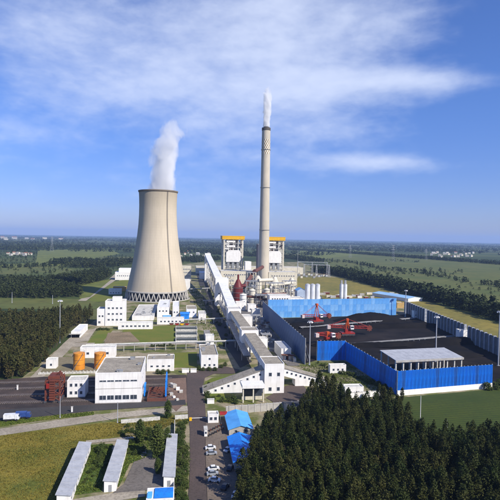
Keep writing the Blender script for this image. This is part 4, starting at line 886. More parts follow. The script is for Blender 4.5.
# ------------------------------------------------------------------ coal conveyor galleries
AX0 = G(275, 395); AX0 = AX0+U*4
def axp(Y):                               # the conveyor axis at depth Y
    return AX0+U*((Y-AX0.y)/U.y)
def transfer(label, Y, wd, D, h, win=(), rm=ROOFT, extra=None, off=0.):
    P = axp(Y)+V*off; o = thing('transfer_house', label, 'transfer house', P, A, 'coal transfer houses'); block(o, -wd/2, wd/2, 0, D, -.2, h, WHITE, rm, .4)
    for face, rows, cols, a, b2, z0, dz in win: win_grid(o, face, wd, D, h, rows, cols, a, b2, z0, dz)
    if extra:
        x0, x1, y0, y1, hh = extra; block(o, x0, x1, y0, y1, -.2, hh, WHITE, ROOFP, .3, 'annex'); add_window(o, (x0+x1)/2, y0-.003, 1.2, 1.6, 1.8)
    return o
def gallery(label, P, Q, wd, hg, roofm, wallm=WHITE, step=22, ncover=0, w_step=5.):
    """closed conveyor gallery whose floor runs from P to Q (3-D points on the axis)"""
    d = Vector((Q.x-P.x, Q.y-P.y, 0)); Ln = d.length; rz = math.atan2(d.y, d.x); o = thing('conveyor_gallery', label, 'conveyor gallery', (P.x, P.y, 0), rz, 'conveyor galleries')
    z0, z1 = P.z, Q.z; zf = lambda x: z0+(z1-z0)*x/Ln
    def sheared(x0, x1, y0, y1, a, b2):
        return [(x0, y0, zf(x0)+a), (x1, y0, zf(x1)+a), (x1, y1, zf(x1)+a), (x0, y1, zf(x0)+a), (x0, y0, zf(x0)+b2), (x1, y0, zf(x1)+b2), (x1, y1, zf(x1)+b2), (x0, y1, zf(x0)+b2)]
    F = [(0,3,2,1),(4,5,6,7),(0,1,5,4),(1,2,6,5),(2,3,7,6),(3,0,4,7)]
    MB().add(sheared(0, Ln, -wd/2, wd/2, 0, hg), F).obj('wall', wallm, o)
    ns_ = max(4, int(Ln/6))
    for k in range(ns_): MB().add(sheared(Ln*k/ns_+.05, Ln*(k+1)/ns_-.05, -wd/2-.35, wd/2+.35, hg+.004, hg+.26), F).obj('roof_panel', roofm, o)
    n = int(Ln/w_step)
    for k in range(n):
        x = Ln*(k+.5)/n
        for s in (1, -1):
            wi = obj('window', window_mesh(1.4, 1.0)[0], o, (x, s*(wd/2+.003), zf(x)+hg*.45)); wi.rotation_euler = (0, 0, math.pi if s > 0 else 0); obj('pane', window_mesh(1.4, 1.0)[1], wi)
    nt_ = max(1, int(Ln/step))
    for k in range(nt_):
        x = Ln*(k+.5)/nt_; zt_ = zf(x)-.01
        if zt_ < 1: continue
        mb = MB()
        for s in (-1, 1): mb.box(x-.4, x+.4, s*wd*.38-.4, s*wd*.38+.4, -.2, zt_)
        nb = max(1, int(zt_/6))
        for q in range(nb):
            mb.bar((x, -wd*.38, zt_*q/nb), (x, wd*.38, zt_*(q+1)/nb), .15, 4); mb.bar((x, wd*.38, zt_*q/nb), (x, -wd*.38, zt_*(q+1)/nb), .15, 4)
        mb.obj('trestle', CONC, o)
    return o
def at(Y, z): p = axp(Y); return Vector((p.x, p.y, z))
transfer('big white transfer house at the front corner of the coal conveyors', 229.5, 9.2, 15, 13.4, win=(('f', 2, 2, 1.5, 1.8, 1.2, 6.8), ('l', 1, 3, 1.4, 1.4, 8, 1)), rm=ROOFT)
transfer('second white transfer house along the conveyor line', 310, 10.6, 12, 13.8, extra=(5.32, 11.5, 2, 10, 8.0), win=(('f', 1, 3, 1.5, 1.4, 3, 1),))
transfer('third white transfer house near the dark red absorber', 399, 10.5, 13, 14.3, extra=(5.27, 13.5, -6, 6, 9), win=(('f', 1, 3, 1.5, 1.4, 3, 1),), rm=ROOFP)
transfer('tall white transfer house below the rising conveyor', 520, 13.5, 14, 28.3, win=(('f', 2, 2, 1.6, 1.6, 12, 9),), rm=MATS['white_roof'])
transfer('white head house at the top end of the rising conveyor', 790, 9, 10, 45, rm=MATS['white_roof'])
gallery('tan-roofed conveyor gallery between front corner and second transfer house', at(244.6, 7.8), at(309.8, 8.2), 6.2, 4.0, ROOFT)
gallery('tan-roofed conveyor gallery between second and third transfer house', at(322.2, 8.4), at(398.8, 8.6), 6.2, 4.0, ROOFT)
gallery('white-roofed conveyor gallery rising to the tall transfer house', at(412.2, 8.8), at(519.8, 20.5), 7.2, 4.6, MATS['white_roof'], step=26)
gallery('steep white conveyor gallery climbing to the boiler house', at(534.2, 18), at(789.8, 38), 8.0, 5.2, MATS['white_roof'], step=36, w_step=9)
# sloping gallery to the left of the front transfer house
def wedge(label, P, d, Ln, D, z0, z1, gap=None, n=7):
    rz = math.atan2(d.y, d.x); o = thing('sloping_gallery', label, 'conveyor gallery', P, rz, 'sloping end galleries')
    zf = lambda x: z0+(z1-z0)*x/Ln
    if gap: poly = [(gap[1], -.2), (Ln, -.2), (Ln, z1), (0, z0), (0, gap[2]), (gap[1]-.01, gap[2]*.62)]
    else: poly = [(0, -.2), (Ln, -.2), (Ln, z1), (0, z0)]
    MB().add([(x, y, z) for y in (0, D) for x, z in poly], [tuple(range(len(poly)))[::-1], tuple(range(len(poly), 2*len(poly)))]+[(k, (k+1) % len(poly), len(poly)+(k+1) % len(poly), len(poly)+k) for k in range(len(poly))]).obj('wall', WHITE, o)
    for k in range(6):
        x0, x1 = Ln*k/6+.03, Ln*(k+1)/6-.03
        MB().add([(x0, -.4, zf(x0)+.01), (x1, -.4, zf(x1)+.01), (x1, D+.4, zf(x1)+.01), (x0, D+.4, zf(x0)+.01), (x0, -.4, zf(x0)+.3), (x1, -.4, zf(x1)+.3), (x1, D+.4, zf(x1)+.3), (x0, D+.4, zf(x0)+.3)], [(0,3,2,1),(4,5,6,7),(0,1,5,4),(1,2,6,5),(2,3,7,6),(3,0,4,7)]).obj('roof_panel', ROOFT, o)
    for k in range(n):
        x = Ln*(k+.6)/(n+.6)
        if zf(x) < 3: continue
        yy, rot = (-.003, 0) if d.x > 0 else (D+.003, math.pi)
        wi = obj('window', window_mesh(1.1, 1.1)[0], o, (x, yy, zf(x)-2.2)); wi.rotation_euler = (0, 0, rot); obj('pane', window_mesh(1.1, 1.1)[1], wi)
    return o
Pl = axp(229.5)-V*4.65+U*9.5
wedge('white end gallery sloping down to the left of the front transfer house', Pl, -V, (Pl-G(205, 394)).length, 7.5, 10.6, 1.2, n=9)
Pr = axp(229.5)+V*4.65+U*10
wedge('white end gallery sloping down to the right over the yard road', Pr, Vector((V.x, V.y, 0)), 23.5, 6.5, 9.6, 2.6, gap=(0, 7.6, 5.8), n=10)
P = G(242, 403); Wd = along(P, V, 264.5); o = thing('canopy', 'white canopy on posts in front of the sloping gallery', 'canopy', P+V*Wd/2, A)
h = zat(P, 385.5); MB().box(-Wd/2, Wd/2, -.5, 7, h-1.3, h).obj('roof', WHITE, o)
for k in range(3):
    x = -Wd/2+.5+(Wd-1)*k/2; MB().box(x-.25, x+.25, 0, .5, -.1, h-1.303).obj('post', CREAM, o)
MB().box(-Wd/2+.5, Wd/2-.5, 4, 4.2, 1.6, h-1.31).obj('glazing', GLASS, o); MB().box(-Wd/2+.4, Wd/2-.4, 3.9, 4.3, -.1, 1.597).obj('dwarf_wall', CREAM, o)
B('pump_hut', 'long white hut with bluish roof beside the slate coal fence', 'building', 281, 360, 291, 348.5, bk=341, rm=GALV, parapet=.3, door=((.6, 1.3, 2.2),))
# buildings at the plantation edge
B('small_house', 'small white house with three windows below the coal fence', 'house', 330, 373.5, 346, 365, bk=363.5, rm=ROOFP, win=(('f', 1, 3, 1.1, 1.2, 1.4, 1),))
o, Wd, D, h = B('small_house', 'white house with a brown doorway at the plantation edge', 'house', 345, 397, 363.5, 387, bk=384, rm=ROOFP, win=(('f', 1, 2, 1.2, 1.2, 1.4, 1),)); MB().box(-.7, .7, -.07, -.004, 0, 2.2).obj('door', BROWN, o)
o, Wd, D, h = B('tiled_house', 'dark grey tiled roof house behind the boundary wall', 'house', 290, 421, 313, 413, bk=402, wm=CONC, rm=ROOFD, roof='gx', rise=1.4)
for lab, a in (('light blue roofed shed beside the car park, nearer the white wall', (229, 436, 252.5, 429.5, 413.5)), ('deep blue roofed shed beside the car park, nearer the viewer', (234, 470, 259, 462, 437))):
    B('blue_roof_shed', lab, 'shed', *a[:4], bk=a[4], wm=CONC, rm=BLUER if 'light' in lab else BLUE, roof='gy', rise=1.3, win=(('f', 1, 2, 1.0, 1.0, 1.2, 1),))

# ------------------------------------------------------------------ coal yard
def panel_mesh(wd, h, m, ribs, z0=0., dep=.16):
    """one profiled sheet with standing ribs"""
    mb = MB(); xs = []; n = ribs
    for k in range(n):
        a = wd*k/n; s = wd/n; xs += [(a, 0), (a+s*.5, 0), (a+s*.58, -dep), (a+s*.92, -dep)]
    xs.append((wd, 0)); vs = []; fs = []
    for x, y in xs: vs += [(x, y, z0), (x, y, h)]
    for k in range(len(xs)-1): fs.append((2*k, 2*k+2, 2*k+3, 2*k+1))
    mb.add(vs, fs); mb.box(0, wd, .02, .10, z0, h); return mb.mesh('panel', m)
def fence(label, P, Q, h, npan, m, z0=0., posts=STEEL, skirt=None, ribs=5, rails=True, name='wind_fence', rows=1, postw=.35, gaps=(), py0=.14):
    d = Q-P; Ln = d.length; rz = math.atan2(d.y, d.x); o = thing(name, label, 'fence', P, rz, 'coal yard wind fences'); pw = Ln/npan
    mats_ = m if isinstance(m, list) else [m]; rh = (h-z0)/rows
    ms = [panel_mesh(pw-.12, rh-.06, mm, ribs) for mm in mats_]
    for k in range(npan):
        if k in gaps: continue
        for r in range(rows): obj('panel', ms[random.randrange(len(ms))], o, (k*pw+.06, 0, z0+r*rh))
    pm = MB().box(-postw/2, postw/2, py0, .14+postw, -.2, h+.25)
    for y, z in ((3.2, 0),): pm.bar((0, .14+postw, h*.75), (0, y+.2, -.1), .14, 4)
    pme = pm.mesh('post', posts)
    for k in range(npan+1): obj('post', pme, o, (k*pw, 0, 0))
    if rails:
        mb = MB()
        for q in range(4): z = z0+(h-z0)*(q+.5)/4; mb.box(0, Ln, .11, .138, z-.12, z+.12)
        mb.obj('rail', posts, o)
    if skirt: MB().box(0, Ln, -.12, .12, -.2, z0-.004).obj('skirt', skirt, o)
    return o
hb = zat(G(333, 316.8), 299)
fence('pale blue panelled fence along the back of the coal yard', G(268, 318), G(396, 315.3), hb, 34, [BLUEL, mat('pale_blue_sheet_faded', (.26, .50, .80), (.16, .40, .72), .15, .5, streak=.4)], rows=3, ribs=4)
hs_ = zat(G(304, 364), 338)
fence('slate blue fence along the left side of the coal yard', G(262.5, 318), G(304.5, 364.5), hs_, 24, SLATE, rows=2, ribs=4)
hf = zat(G(317, 360.5), 341)
fence('short bright blue fence piece at the near left yard corner', G(317, 360.5), G(345, 360), hf, 8, [BLUE, BLUE, BLUE2, BLUE3], ribs=5)
fence('slanting dark blue fence on the shaded near left yard side', G(345.3, 360), G(397, 395), zat(G(397, 395), 371.5), 17, [BLUE, BLUE, BLUE2, BLUE3], ribs=5)
P, Q = G(397.3, 396), G(492, 388)
fence('long bright blue fence on a white base along the front of the coal yard', P, Q, zat(P, 371), 26, [BLUE, BLUE, BLUE2, BLUE3], z0=2.6, skirt=WHITE, ribs=5)
P, Q = G(405, 312.5), G(560, 384.5)
fence('tall dark grey wind fence along the right side of the coal yard', P, Q, zat(G(450, 333), 318.5), 40, FGREY, posts=GALV, ribs=5, rows=2, postw=1.0, gaps=(9, 22), py0=-.7)
# open-sided coal shed
P, Wd, D, h = setup(395.5, 379, 461, 360.5, D=15, rz=R(14))
o = thing('coal_shed', 'open-sided shed with grey roof on columns behind the front blue fence', 'shed', P, R(14))
npn = 13
for k in range(npn):
    x0, x1 = -Wd/2-.6+(Wd+1.2)*k/npn+.03, -Wd/2-.6+(Wd+1.2)*(k+1)/npn-.03
    MB().prism([(-1, h), (D+1, h+1.6), (D+1, h+1.85), (-1, h+.25)], 'x', x0, x1).obj('roof_panel', GALV, o)
MB().prism([(-1.1, h-.9), (-.9, h-.9), (-.9, h+.24), (-1.1, h+.24)], 'x', -Wd/2-.7, Wd/2+.7).obj('fascia', CONC, o)
for k in range(10):
    x = -Wd/2+Wd*k/9
    for y in (0, D): MB().box(x-.3, x+.3, y-.3, y+.3, -.1, h-.02+1.5*y/D).obj('column', ROOFP, o)
# coal heaps
def heap(label, px, py, lx, ly, h, rz, seed):
    P = G(px, py); rng = np.random.default_rng(seed); n = 36; mb = MB(); vs = []; ph = rng.random(6)*6.28
    for j in range(n+1):
        for i in range(n+1):
            u, v = i/n*2-1, j/n*2-1
            r = math.sqrt(u*u+v*v); a = math.atan2(v, u)
            e = 1+.10*math.sin(3*a+ph[0])+.06*math.sin(5*a+ph[1])
            f = max(0, 1-r/e); z = h*min(1, f*1.55)*(1+.10*math.sin(u*7+ph[2])*math.sin(v*5+ph[3]))+(rng.random()-.5)*.35*(f > 0)
            vs.append((u*lx, v*ly, max(z, -.05)+.0))
    mb.add(vs, [(j*(n+1)+i, j*(n+1)+i+1, (j+1)*(n+1)+i+1, (j+1)*(n+1)+i) for j in range(n) for i in range(n)])
    me = mb.mesh('coal_heap', COAL, True); o = obj('coal_heap', me); o.location = (P.x, P.y, .16); o.rotation_euler = (0, 0, rz); tag(o, label, 'coal heap', 'coal heaps'); return o
heap('broad black coal heap against the right part of the back blue fence', 370, 321, 34, 10, 6.5, A, 1)
heap('long low coal heap right of the tall red stacker', 402, 327, 50, 8, 3.2, A, 2)
heap('black coal heap between the slate fence and the red machines', 302, 327, 24, 8, 3, A, 3)
heap('long coal heap in front of the middle of the yard', 390, 346, 46, 6, 2.6, A, 4)
heap('coal heap beside the right grey wind fence', 452, 343, 36, 8, 3.5, R(14), 5)
heap('low coal heap behind the open-sided shed', 440, 357, 30, 8, 4, R(12), 6)
heap('small coal heap behind the short bright blue fence', 332, 346, 14, 7, 4, A, 7)
# yard conveyors with white drive houses
def yard_conv(label, p, q, hx):
    P, Q = G(*p), G(*q); d = Q-P; rz = math.atan2(d.y, d.x); Ln = d.length; o = thing('yard_conveyor', label, 'conveyor', P, rz, 'yard conveyors')
    MB().box(0, Ln, -.9, .9, 1.4, 1.6).obj('belt', mat('pale_belt_cover', (.20, .18, .17), (.12, .11, .10), .2, .8), o); MB().box(0, Ln, -1.15, -.92, 1.1, 1.75).obj('stringer', STEEL, o); MB().box(0, Ln, .92, 1.15, 1.1, 1.75).obj('stringer', STEEL, o)
    for k in range(int(Ln/5)): x = 2+k*5; MB().box(x-.12, x+.12, -1.1, 1.1, 0, 1.098).obj('stand', STEEL, o)
    return o
yard_conv('upper yard conveyor ending at the farther white drive house', (300, 329), (414, 319.5), 0)
yard_conv('lower yard conveyor ending at the nearer white drive house', (345, 346.5), (458, 337.5), 0)
for lab, x0, yb, x1, yt in (('farther white drive house by the grey wind fence', 414, 318, 420, 311), ('nearer white drive house with marks by the grey wind fence', 459.5, 341, 467, 330)):
    B('drive_house', lab, 'building', x0, yb, x1, yt, D=5, rm=ROOFP, win=(('f', 1, 2, .9, 1.2, 2, 1),), group='drive houses')
# stacker reclaimers
def stacker(label, px, py, mast_top, left, right, rz=A, sc_=1.0):
    P = G(px, py); h = zat(P, mast_top); o = thing('stacker_reclaimer', label, 'stacker', P, rz, 'red stacker reclaimers')
    for s in (-1, 1):
        MB().box(-5, 5, s*3-.5, s*3+.5, .6, 1.7).obj('bogie', DARKST, o)
        for k in range(4): MB().bar((-4+k*2.6, s*3-.3, .55), (-4+k*2.6, s*3+.3, .55), .55, 10).obj('wheel', RUST, o)
    mb = MB(); mb.box(-5, 5, -3.4, 3.4, 1.703, 2.6); mb.box(-2, 2, -2, 2, 2.6, 5); mb.obj('gantry', RED, o)
    mb = MB()
    for s in (-1, 1): mb.bar((-1.4, s*1.6, 5), (0, s*.5, h), .35, 4); mb.bar((1.4, s*1.6, 5), (0, s*.5, h), .35, 4)
    mb.box(-.9, .9, -.9, .9, h-1.6, h); mb.obj('mast', mat('orange_red_paint', (.60, .10, .02), None, .4, .5), o)
    def boom(x1, zend, nm):
        mb = MB(); n = 12; x0 = 1.5 if x1 > 0 else -1.5; zb = 5.6
        pt = lambda t, y, dz: (x0+(x1-x0)*t, y, zb+(zend-zb)*t+dz)
        for y in (-1, 1):
            for dz in (0, 1.6): mb.bar(pt(0, y, dz), pt(1, y, dz), .16, 4)
            for k in range(n): mb.bar(pt(k/n, y, 0 if k % 2 else 1.6), pt((k+1)/n, y, 1.6 if k % 2 else 0), .10, 4)
        for k in range(n+1): mb.bar(pt(k/n, -1, 0), pt(k/n, 1, 0), .10, 4)
        return mb.obj(nm, RED, o)
    boom(left, 6.5, 'counter_boom'); boom(right, 5.2, 'boom')
    mb = MB()
    for s in (-1, 1): mb.bar((0, s*.5, h-.3), (right*.92, s*.9, 6.9), .12, 4); mb.bar((0, s*.5, h-.3), (left*.9, s*.9, 8.1), .12, 4)
    mb.obj('stay', RED, o)
    MB().box(left-1.5 if left < 0 else left, left+.9 if left < 0 else left+3, -1.3, 1.3, 5.2, 7.8).obj('counterweight', mat('pale_weight', (.62, .50, .46), None, .4, .7), o)
    c = MB().box(1.6, 4, -3.6, -1.3, 5.2, 7.8).obj('cabin', WHITE, o); MB().box(1.7, 3.9, -3.64, -3.602, 6.2, 7.4).obj('pane', GLASS, c)
    wl = MB(); wl.bar((right, -1.0, 5.4), (right, 1.0, 5.4), 1.7, 16); 
    for k in range(8): a0 = k*math.pi/4; wl.box(right+1.75*math.cos(a0)-.5, right+1.75*math.cos(a0)+.5, -.9, .9, 5.4+1.75*math.sin(a0)-.5, 5.4+1.75*math.sin(a0)+.5)
    wl.obj('bucket_wheel', RUST, o)
    return o
stacker('red stacker with a tall mast and stays in the middle of the coal yard', 347, 335.5, 318.5, -14, 17)
stacker('red stacker farthest back near the slate fence and the silos', 316.5, 323, 303.5, -14, 13, A+.35)
stacker('low red stacker with a white cabin behind the short bright blue fence', 327.5, 344, 331.5, -8, 8, A+.2)

# ------------------------------------------------------------------ silos, substation, right side
def silos(label, px, py, rpx, top, n, head, group):
    P = G(px, py); r = rpx/500*P.y; h = zat(P, top)
    for k in range(n):
        o = thing('silo', label % ('left', 'middle', 'right')[k if n == 3 else k*2] if '%' in label else label, 'silo', P+V*(k*2.05*r), A, group)
        MB().lathe([(r*.85, -.2), (r*.85, h*.2), (r, h*.2+.01), (r, h*.94)], 28, True, False).obj('shell', mat('silo_white', (.72, .73, .76), (.55, .57, .6), .15, .6, streak=.5), o, True)
        MB().lathe([(r+.05, h*.94), (r*.9, h*.97), (r*.2, h)], 28).obj('roof', GALV, o, True)
        MB().bar((-r*.7, -r*.75, 0), (-r*.7, -r*.75, h*.96), .18, 6).obj('riser_pipe', STEEL, o)
        if head: MB().box(-r*.5, r*.5, -r*.4, r*.4, h*.97, h*.97+head).obj('filter_house', STEEL, o)
silos('%s tall white silo of the group behind the blue fence left', 307.2, 307, 2.5, 283.5, 3, 0, 'white silos left')
silos('%s slim silo of the pair behind the blue fence middle', 341.2, 301, 1.9, 283.5, 2, 4.5, 'slim silos')
# curved blue-grey roof left of silos
B('ash_shed', 'pale blue rounded shed left of the white silos', 'shed', 297, 303, 305.5, 290.5, D=12, wm=mat('pale_blue_wall', (.42, .50, .62), None, .2, .6), rm=BLUEL, roof='gy', rise=2.5)
# substation gantries
def gantry(label, a, b2, top, m=GALV):
    P, Q = G(*a), G(*b2); d = Q-P; Ln = d.length; h = zat(P, top); o = thing('power_gantry', label, 'gantry', P, math.atan2(d.y, d.x), 'substation gantries')
    for x in (0, Ln/2, Ln):
        mb = MB()
        for sx in (-1, 1):
            for sy in (-1, 1): mb.bar((x+sx*1.6, sy*1.6, -.2), (x+sx*.5, sy*.5, h), .24, 4)
        for k in range(6): mb.bar((x-1.5+k*.17, -1.5+k*.17, h*k/6), (x+1.3-k*.15, -1.3+k*.15, h*(k+1)/6), .15, 4)
        mb.obj('mast', m, o)
    mb = MB()
    for y in (-.6, .6):
        for dz in (-1.4, 0): mb.bar((0, y, h+dz), (Ln, y, h+dz), .22, 4)
        for k in range(14): mb.bar((Ln*k/14, y, h-(1.4 if k % 2 else 0)), (Ln*(k+1)/14, y, h-(0 if k % 2 else 1.4)), .14, 4)
    mb.obj('beam', m, o)
    for k in range(6): MB().bar((Ln*(k+.5)/6, 0, h-4.5), (Ln*(k+.5)/6, 0, h-1.4), .2, 6).obj('insulator', BROWN, o)
gantry('farther lattice gantry of the substation right of the chimney', (297.5, 273.5), (327, 274.5), 261.5)
gantry('nearer lattice gantry of the substation right of the chimney', (304, 276.5), (329, 277.5), 264)
rz_ = random.Random(8)
for i in range(12):
    px = 299+i*2.5; P = G(px, 277+rz_.uniform(-2, 1.2)); o = thing('transformer', 'small grey transformer bay unit under the substation gantries', 'transformer', P, A, 'transformers under the gantries')
    MB().box(-2, 2, -1.5, 1.5, -.1, 3.5).obj('tank', [STEEL, CREAM, GALV][i % 3], o)
    for s in (-1, 0, 1): MB().bar((s*1.2, 0, 3.5), (s*1.2, 0, 6), .25, 6).obj('bushing', BROWN, o)
# clutter behind the back fence
cols = [WHITE, CONC, RUST, CREAM, GALV, BROWN]; nmz = ['white', 'grey', 'rust brown', 'cream', 'silver', 'brown']
for i in range(24):
    px = 320+i*3.3+rz_.uniform(-1, 1); py = 298.5+rz_.uniform(-5, 1.5); c = i % 6
    P = G(px, py); o = thing('site_container', nmz[c]+' site container among the stores behind the back blue fence', 'container', P, A+rz_.uniform(-.2, .2), 'containers behind the back fence, '+nmz[c])
    l = rz_.uniform(2.2, 4); MB().box(-l, l, -1.3, 1.3, .15, 2.8).obj('body', cols[c], o); MB().box(-l-.1, l+.1, -1.4, 1.4, 2.803, 2.95).obj('roof', ROOFP, o); MB().box(-l+.2, l-.2, -1.1, 1.1, -.1, .148).obj('skid', DARKST, o)
B('long_shed', 'long low shed with pale blue roof beyond the right fence', 'shed', 408, 302, 422, 298.6, D=62, wm=WHITE, rm=mat('faded_blue_roof', (.30, .50, .72), (.22, .40, .62), .1, .6), roof='gy', rise=1.6, rz=R(27))
B('yard_hut', 'low cream hut between the back fence and grey wind fence', 'hut', 397, 308, 404, 302.5, D=7, wm=mat('ochre_wall2', (.50, .33, .12), None, .3, .8), rm=ROOFP)

# ------------------------------------------------------------------ masts, poles, pylons
def mast(label, px, py, top, name='light_mast', r=.28, head=True, group='light masts', m=GALV):
    P = G(px, py); h = zat(P, top); o = thing(name, label, 'lamp mast' if head else 'pole', P, A, group)
    MB().lathe([(r*1.8, -.2), (r*1.8, .4), (r, .42), (r*.55, h)], 10).obj('pole', m, o, True)
    if head:
        MB().lathe([(1.3, h-.5), (1.3, h-.1)], 10).obj('ring', m, o)
        for k in range(6): a0 = k*math.pi/3; MB().box(1.3*math.cos(a0)-.35, 1.3*math.cos(a0)+.35, 1.3*math.sin(a0)-.35, 1.3*math.sin(a0)+.35, h-1.0, h-.503).obj('floodlight', WHITE, o)
    return o
mast('tall light mast in front of the open-sided coal shed roof', 435.6, 362, 316, r=.42)
mast('tall light mast cut by the right picture edge', 498.2, 366, 311, r=.45)
mast('tall light mast beside the near end of the slate fence', 309.4, 365, 321, r=.36)
mast('tall light mast at the left end of the grey wind fence', 405.3, 317, 290, r=.5)
mast('tall light mast in front of the left wood', 59.8, 343, 300, r=.3)
mast('slim pole in the left near field', 12, 303, 292, r=.3, head=False, group='slim poles')
mast('slim pole by the right of the left near field', 52.5, 304, 295, r=.3, head=False, group='slim poles')
mast('light pole beside the concrete path near the red lattice machine', 60, 418, 396, r=.16, head=False, group='slim poles')
mast('light pole in front of the white warehouse', 117.5, 423, 402, r=.16, head=False, group='slim poles')
mast('white pole in the dark crop field', 420, 430, 396, 'utility_pole', .16, False, 'slim poles', WHITE)
mast('short pole in the dark crop field near the wood', 447, 428, 420, 'utility_pole', .12, False, 'slim poles', STEEL)
mast('tall thin pole right of the chimney by the gantries', 297.3, 278, 250, 'utility_pole', .45, False, 'slim poles', STEEL)
for i, (px, py, top, lab) in enumerate(((52, 251.5, 235.5, 'lattice pylon on the left horizon'), (350, 258, 245, 'lattice pylon beyond the right fields'), (393, 262, 245, 'taller lattice pylon beyond the tree belt at right'), (426, 260, 249, 'small lattice pylon near the far village'))):
    P = G(px, py); h = min(zat(P, top), 60); o = thing('power_pylon', lab, 'pylon', P, A, 'power pylons'); mb = MB(); b0 = h*.09
    for sx in (-1, 1):
        for sy in (-1, 1): mb.bar((sx*b0, sy*b0, -.3), (sx*.6, sy*.6, h), .18, 4)
    for k in range(8):
        r0, r1 = b0*(1-k/8)+.6, b0*(1-(k+1)/8)+.6; mb.bar((-r0, -r0, h*k/8), (r1, -r1, h*(k+1)/8), .11, 4); mb.bar((r0, -r0, h*k/8), (-r1, -r1, h*(k+1)/8), .11, 4)
    mb.obj('lattice_body', GALV, o)
    for z, w_ in ((.72, 9), (.84, 7.5), (.96, 6)): MB().add([(-w_, -.3, h*z), (w_, -.3, h*z), (w_, .3, h*z), (-w_, .3, h*z), (-1, -.6, h*z+1.6), (1, -.6, h*z+1.6), (1, .6, h*z+1.6), (-1, .6, h*z+1.6)], [(0,3,2,1),(4,5,6,7),(0,1,5,4),(1,2,6,5),(2,3,7,6),(3,0,4,7)]).obj('crossarm', GALV, o)
# far village houses
def far_houses(n, fx, fy, s, seed, lab, grp, size=(6, 12)):
    r = random.Random(seed)
    for i in range(n):
        P = G(fx(i, r), fy(i, r)); a, d_, h = r.uniform(*size), r.uniform(7, 10), r.uniform(4, 7)*s; o = thing('village_house', lab, 'house', P, r.uniform(-.4, .4), grp)
        gable(o, a, d_, h, h*.35, r.choice([ROOFP, CREAM, CONC]), r.choice([TILE, ROOFP, ROOFG, ROOFT]), .4, 'x')
far_houses(22, lambda i, r: 432+i*2+r.uniform(-1, 1), lambda i, r: 254.5+r.uniform(-1.5, 3), 1.3, 3, 'small pale house in the far village at right', 'houses of the far right village', (9, 18))
far_houses(10, lambda i, r: 8+i*2.6+r.uniform(-1, 1), lambda i, r: 255+r.uniform(-1, 2), 1.2, 4, 'small pale house below the far left wood', 'houses below the far left wood', (7, 12))
far_houses(8, lambda i, r: 180+i*4+r.uniform(-2, 2), lambda i, r: 256+r.uniform(-3, 4), 1.2, 5, 'small pale house beyond the plant between tower and boilers', 'houses beyond the plant', (7, 13))
far_houses(9, lambda i, r: 2+(i*i*.9)+r.uniform(-3, 5), lambda i, r: 238.6+i*.1+r.uniform(-.6, 1.8), 3.2, 6, 'far pale block on the left horizon', 'far pale blocks on the left horizon', (30, 70))

# ------------------------------------------------------------------ rail yard
def track(label, py0, py1):
    P, Q = G(-35, py0), G(172, py1); d = Q-P; Ln = d.length; o = thing('rail_track', label, 'rail track', P, math.atan2(d.y, d.x), 'rail tracks')
    RAILM = mat('rail_steel', (.30, .24, .20), (.2, .15, .12), .6, .35, metal=.6)
    for s in (-.75, .75): MB().prism([(s-.09, .36), (s+.09, .36), (s+.05, .52), (s-.05, .52)], 'x', 0, Ln).obj('rail', RAILM, o)
    mb = MB()
    for k in range(int(Ln/.75)): mb.box(k*.75, k*.75+.26, -1.35, 1.35, .06, .36)
    q = mb.obj('sleepers', mat('pale_sleeper', (.16, .13, .11), (.09, .075, .065), .5, .9), o); q['kind'] = 'stuff'
for i, (a, b2) in enumerate(((384, 379), (390.2, 385), (397, 391.5), (404.5, 398.5))): track('%s of the four rail tracks left of the warehouse' % ('farthest', 'second farthest', 'second nearest', 'nearest')[i], a, b2)
# red-brown rail machine
P = G(45.5, 403); Wd = along(P, V, 59.5); h = zat(P, 374.5); o = thing('wagon_unloader', 'rust red lattice wagon unloader straddling the rail tracks', 'rail machine', P+V*Wd/2, A)
Dm = 9.
for sx in (-1, 1):
    for y in (0, Dm): MB().box(sx*Wd/2-.3, sx*Wd/2+.3, y-.3, y+.3, .9, h*.78).obj('leg', RUST, o)
    MB().box(sx*Wd/2-.5, sx*Wd/2+.5, -1, Dm+1, .3, .897).obj('bogie', DARKST, o)
    for k in range(4): MB().bar((sx*Wd/2-.3, -.6+k*Dm/2.7, .3), (sx*Wd/2+.3, -.6+k*Dm/2.7, .3), .4, 10).obj('wheel', DARKST, o)
    mb = MB()
    for k in range(4):
        mb.bar((sx*Wd/2, 0, 1+h*.75*k/4), (sx*Wd/2, Dm, 1+h*.75*(k+1)/4), .2, 4); mb.bar((sx*Wd/2, Dm, 1+h*.75*k/4), (sx*Wd/2, 0, 1+h*.75*(k+1)/4), .2, 4)
    mb.obj('side_bracing', RUST, o)
mb = MB()
for z in (.30, .52, .78):
    for y in (0, Dm): mb.box(-Wd/2, Wd/2, y-.25, y+.25, h*z-.3, h*z+.3)
for k in range(3): mb.bar((-Wd/2, -.1, h*(.1+.22*k)), (Wd/2, -.1, h*(.3+.24*k)), .2, 4); mb.bar((Wd/2, -.1, h*(.1+.22*k)), (-Wd/2, -.1, h*(.3+.24*k)), .2, 4)
mb.obj('portal_beam', RUST, o)
MB().box(-Wd*.38, Wd*.42, 1, Dm-1, h*.78+.31, h*.90).obj('machinery_house', RUST, o)
mb = MB()
for s in (-1, 1): mb.bar((Wd*.1, Dm*.5+s, h*.9), (Wd*.35, Dm*.5+s, h), .25, 4); mb.bar((Wd*.5, Dm*.5+s, h*.8), (Wd*.35, Dm*.5+s, h), .25, 4)
mb.obj('a_frame', RUST, o)
bk_ = MB()
for k in range(9): bk_.box(-Wd*.2, Wd*.2, -1.3, -.35, 1.4+k*1.0, 2.1+k*1.0)
bk_.obj('bucket_chain', RUST, o); MB().box(-Wd*.42, -Wd*.15, -1.2, .7, h*.53, h*.7).obj('cabin', RED, o)
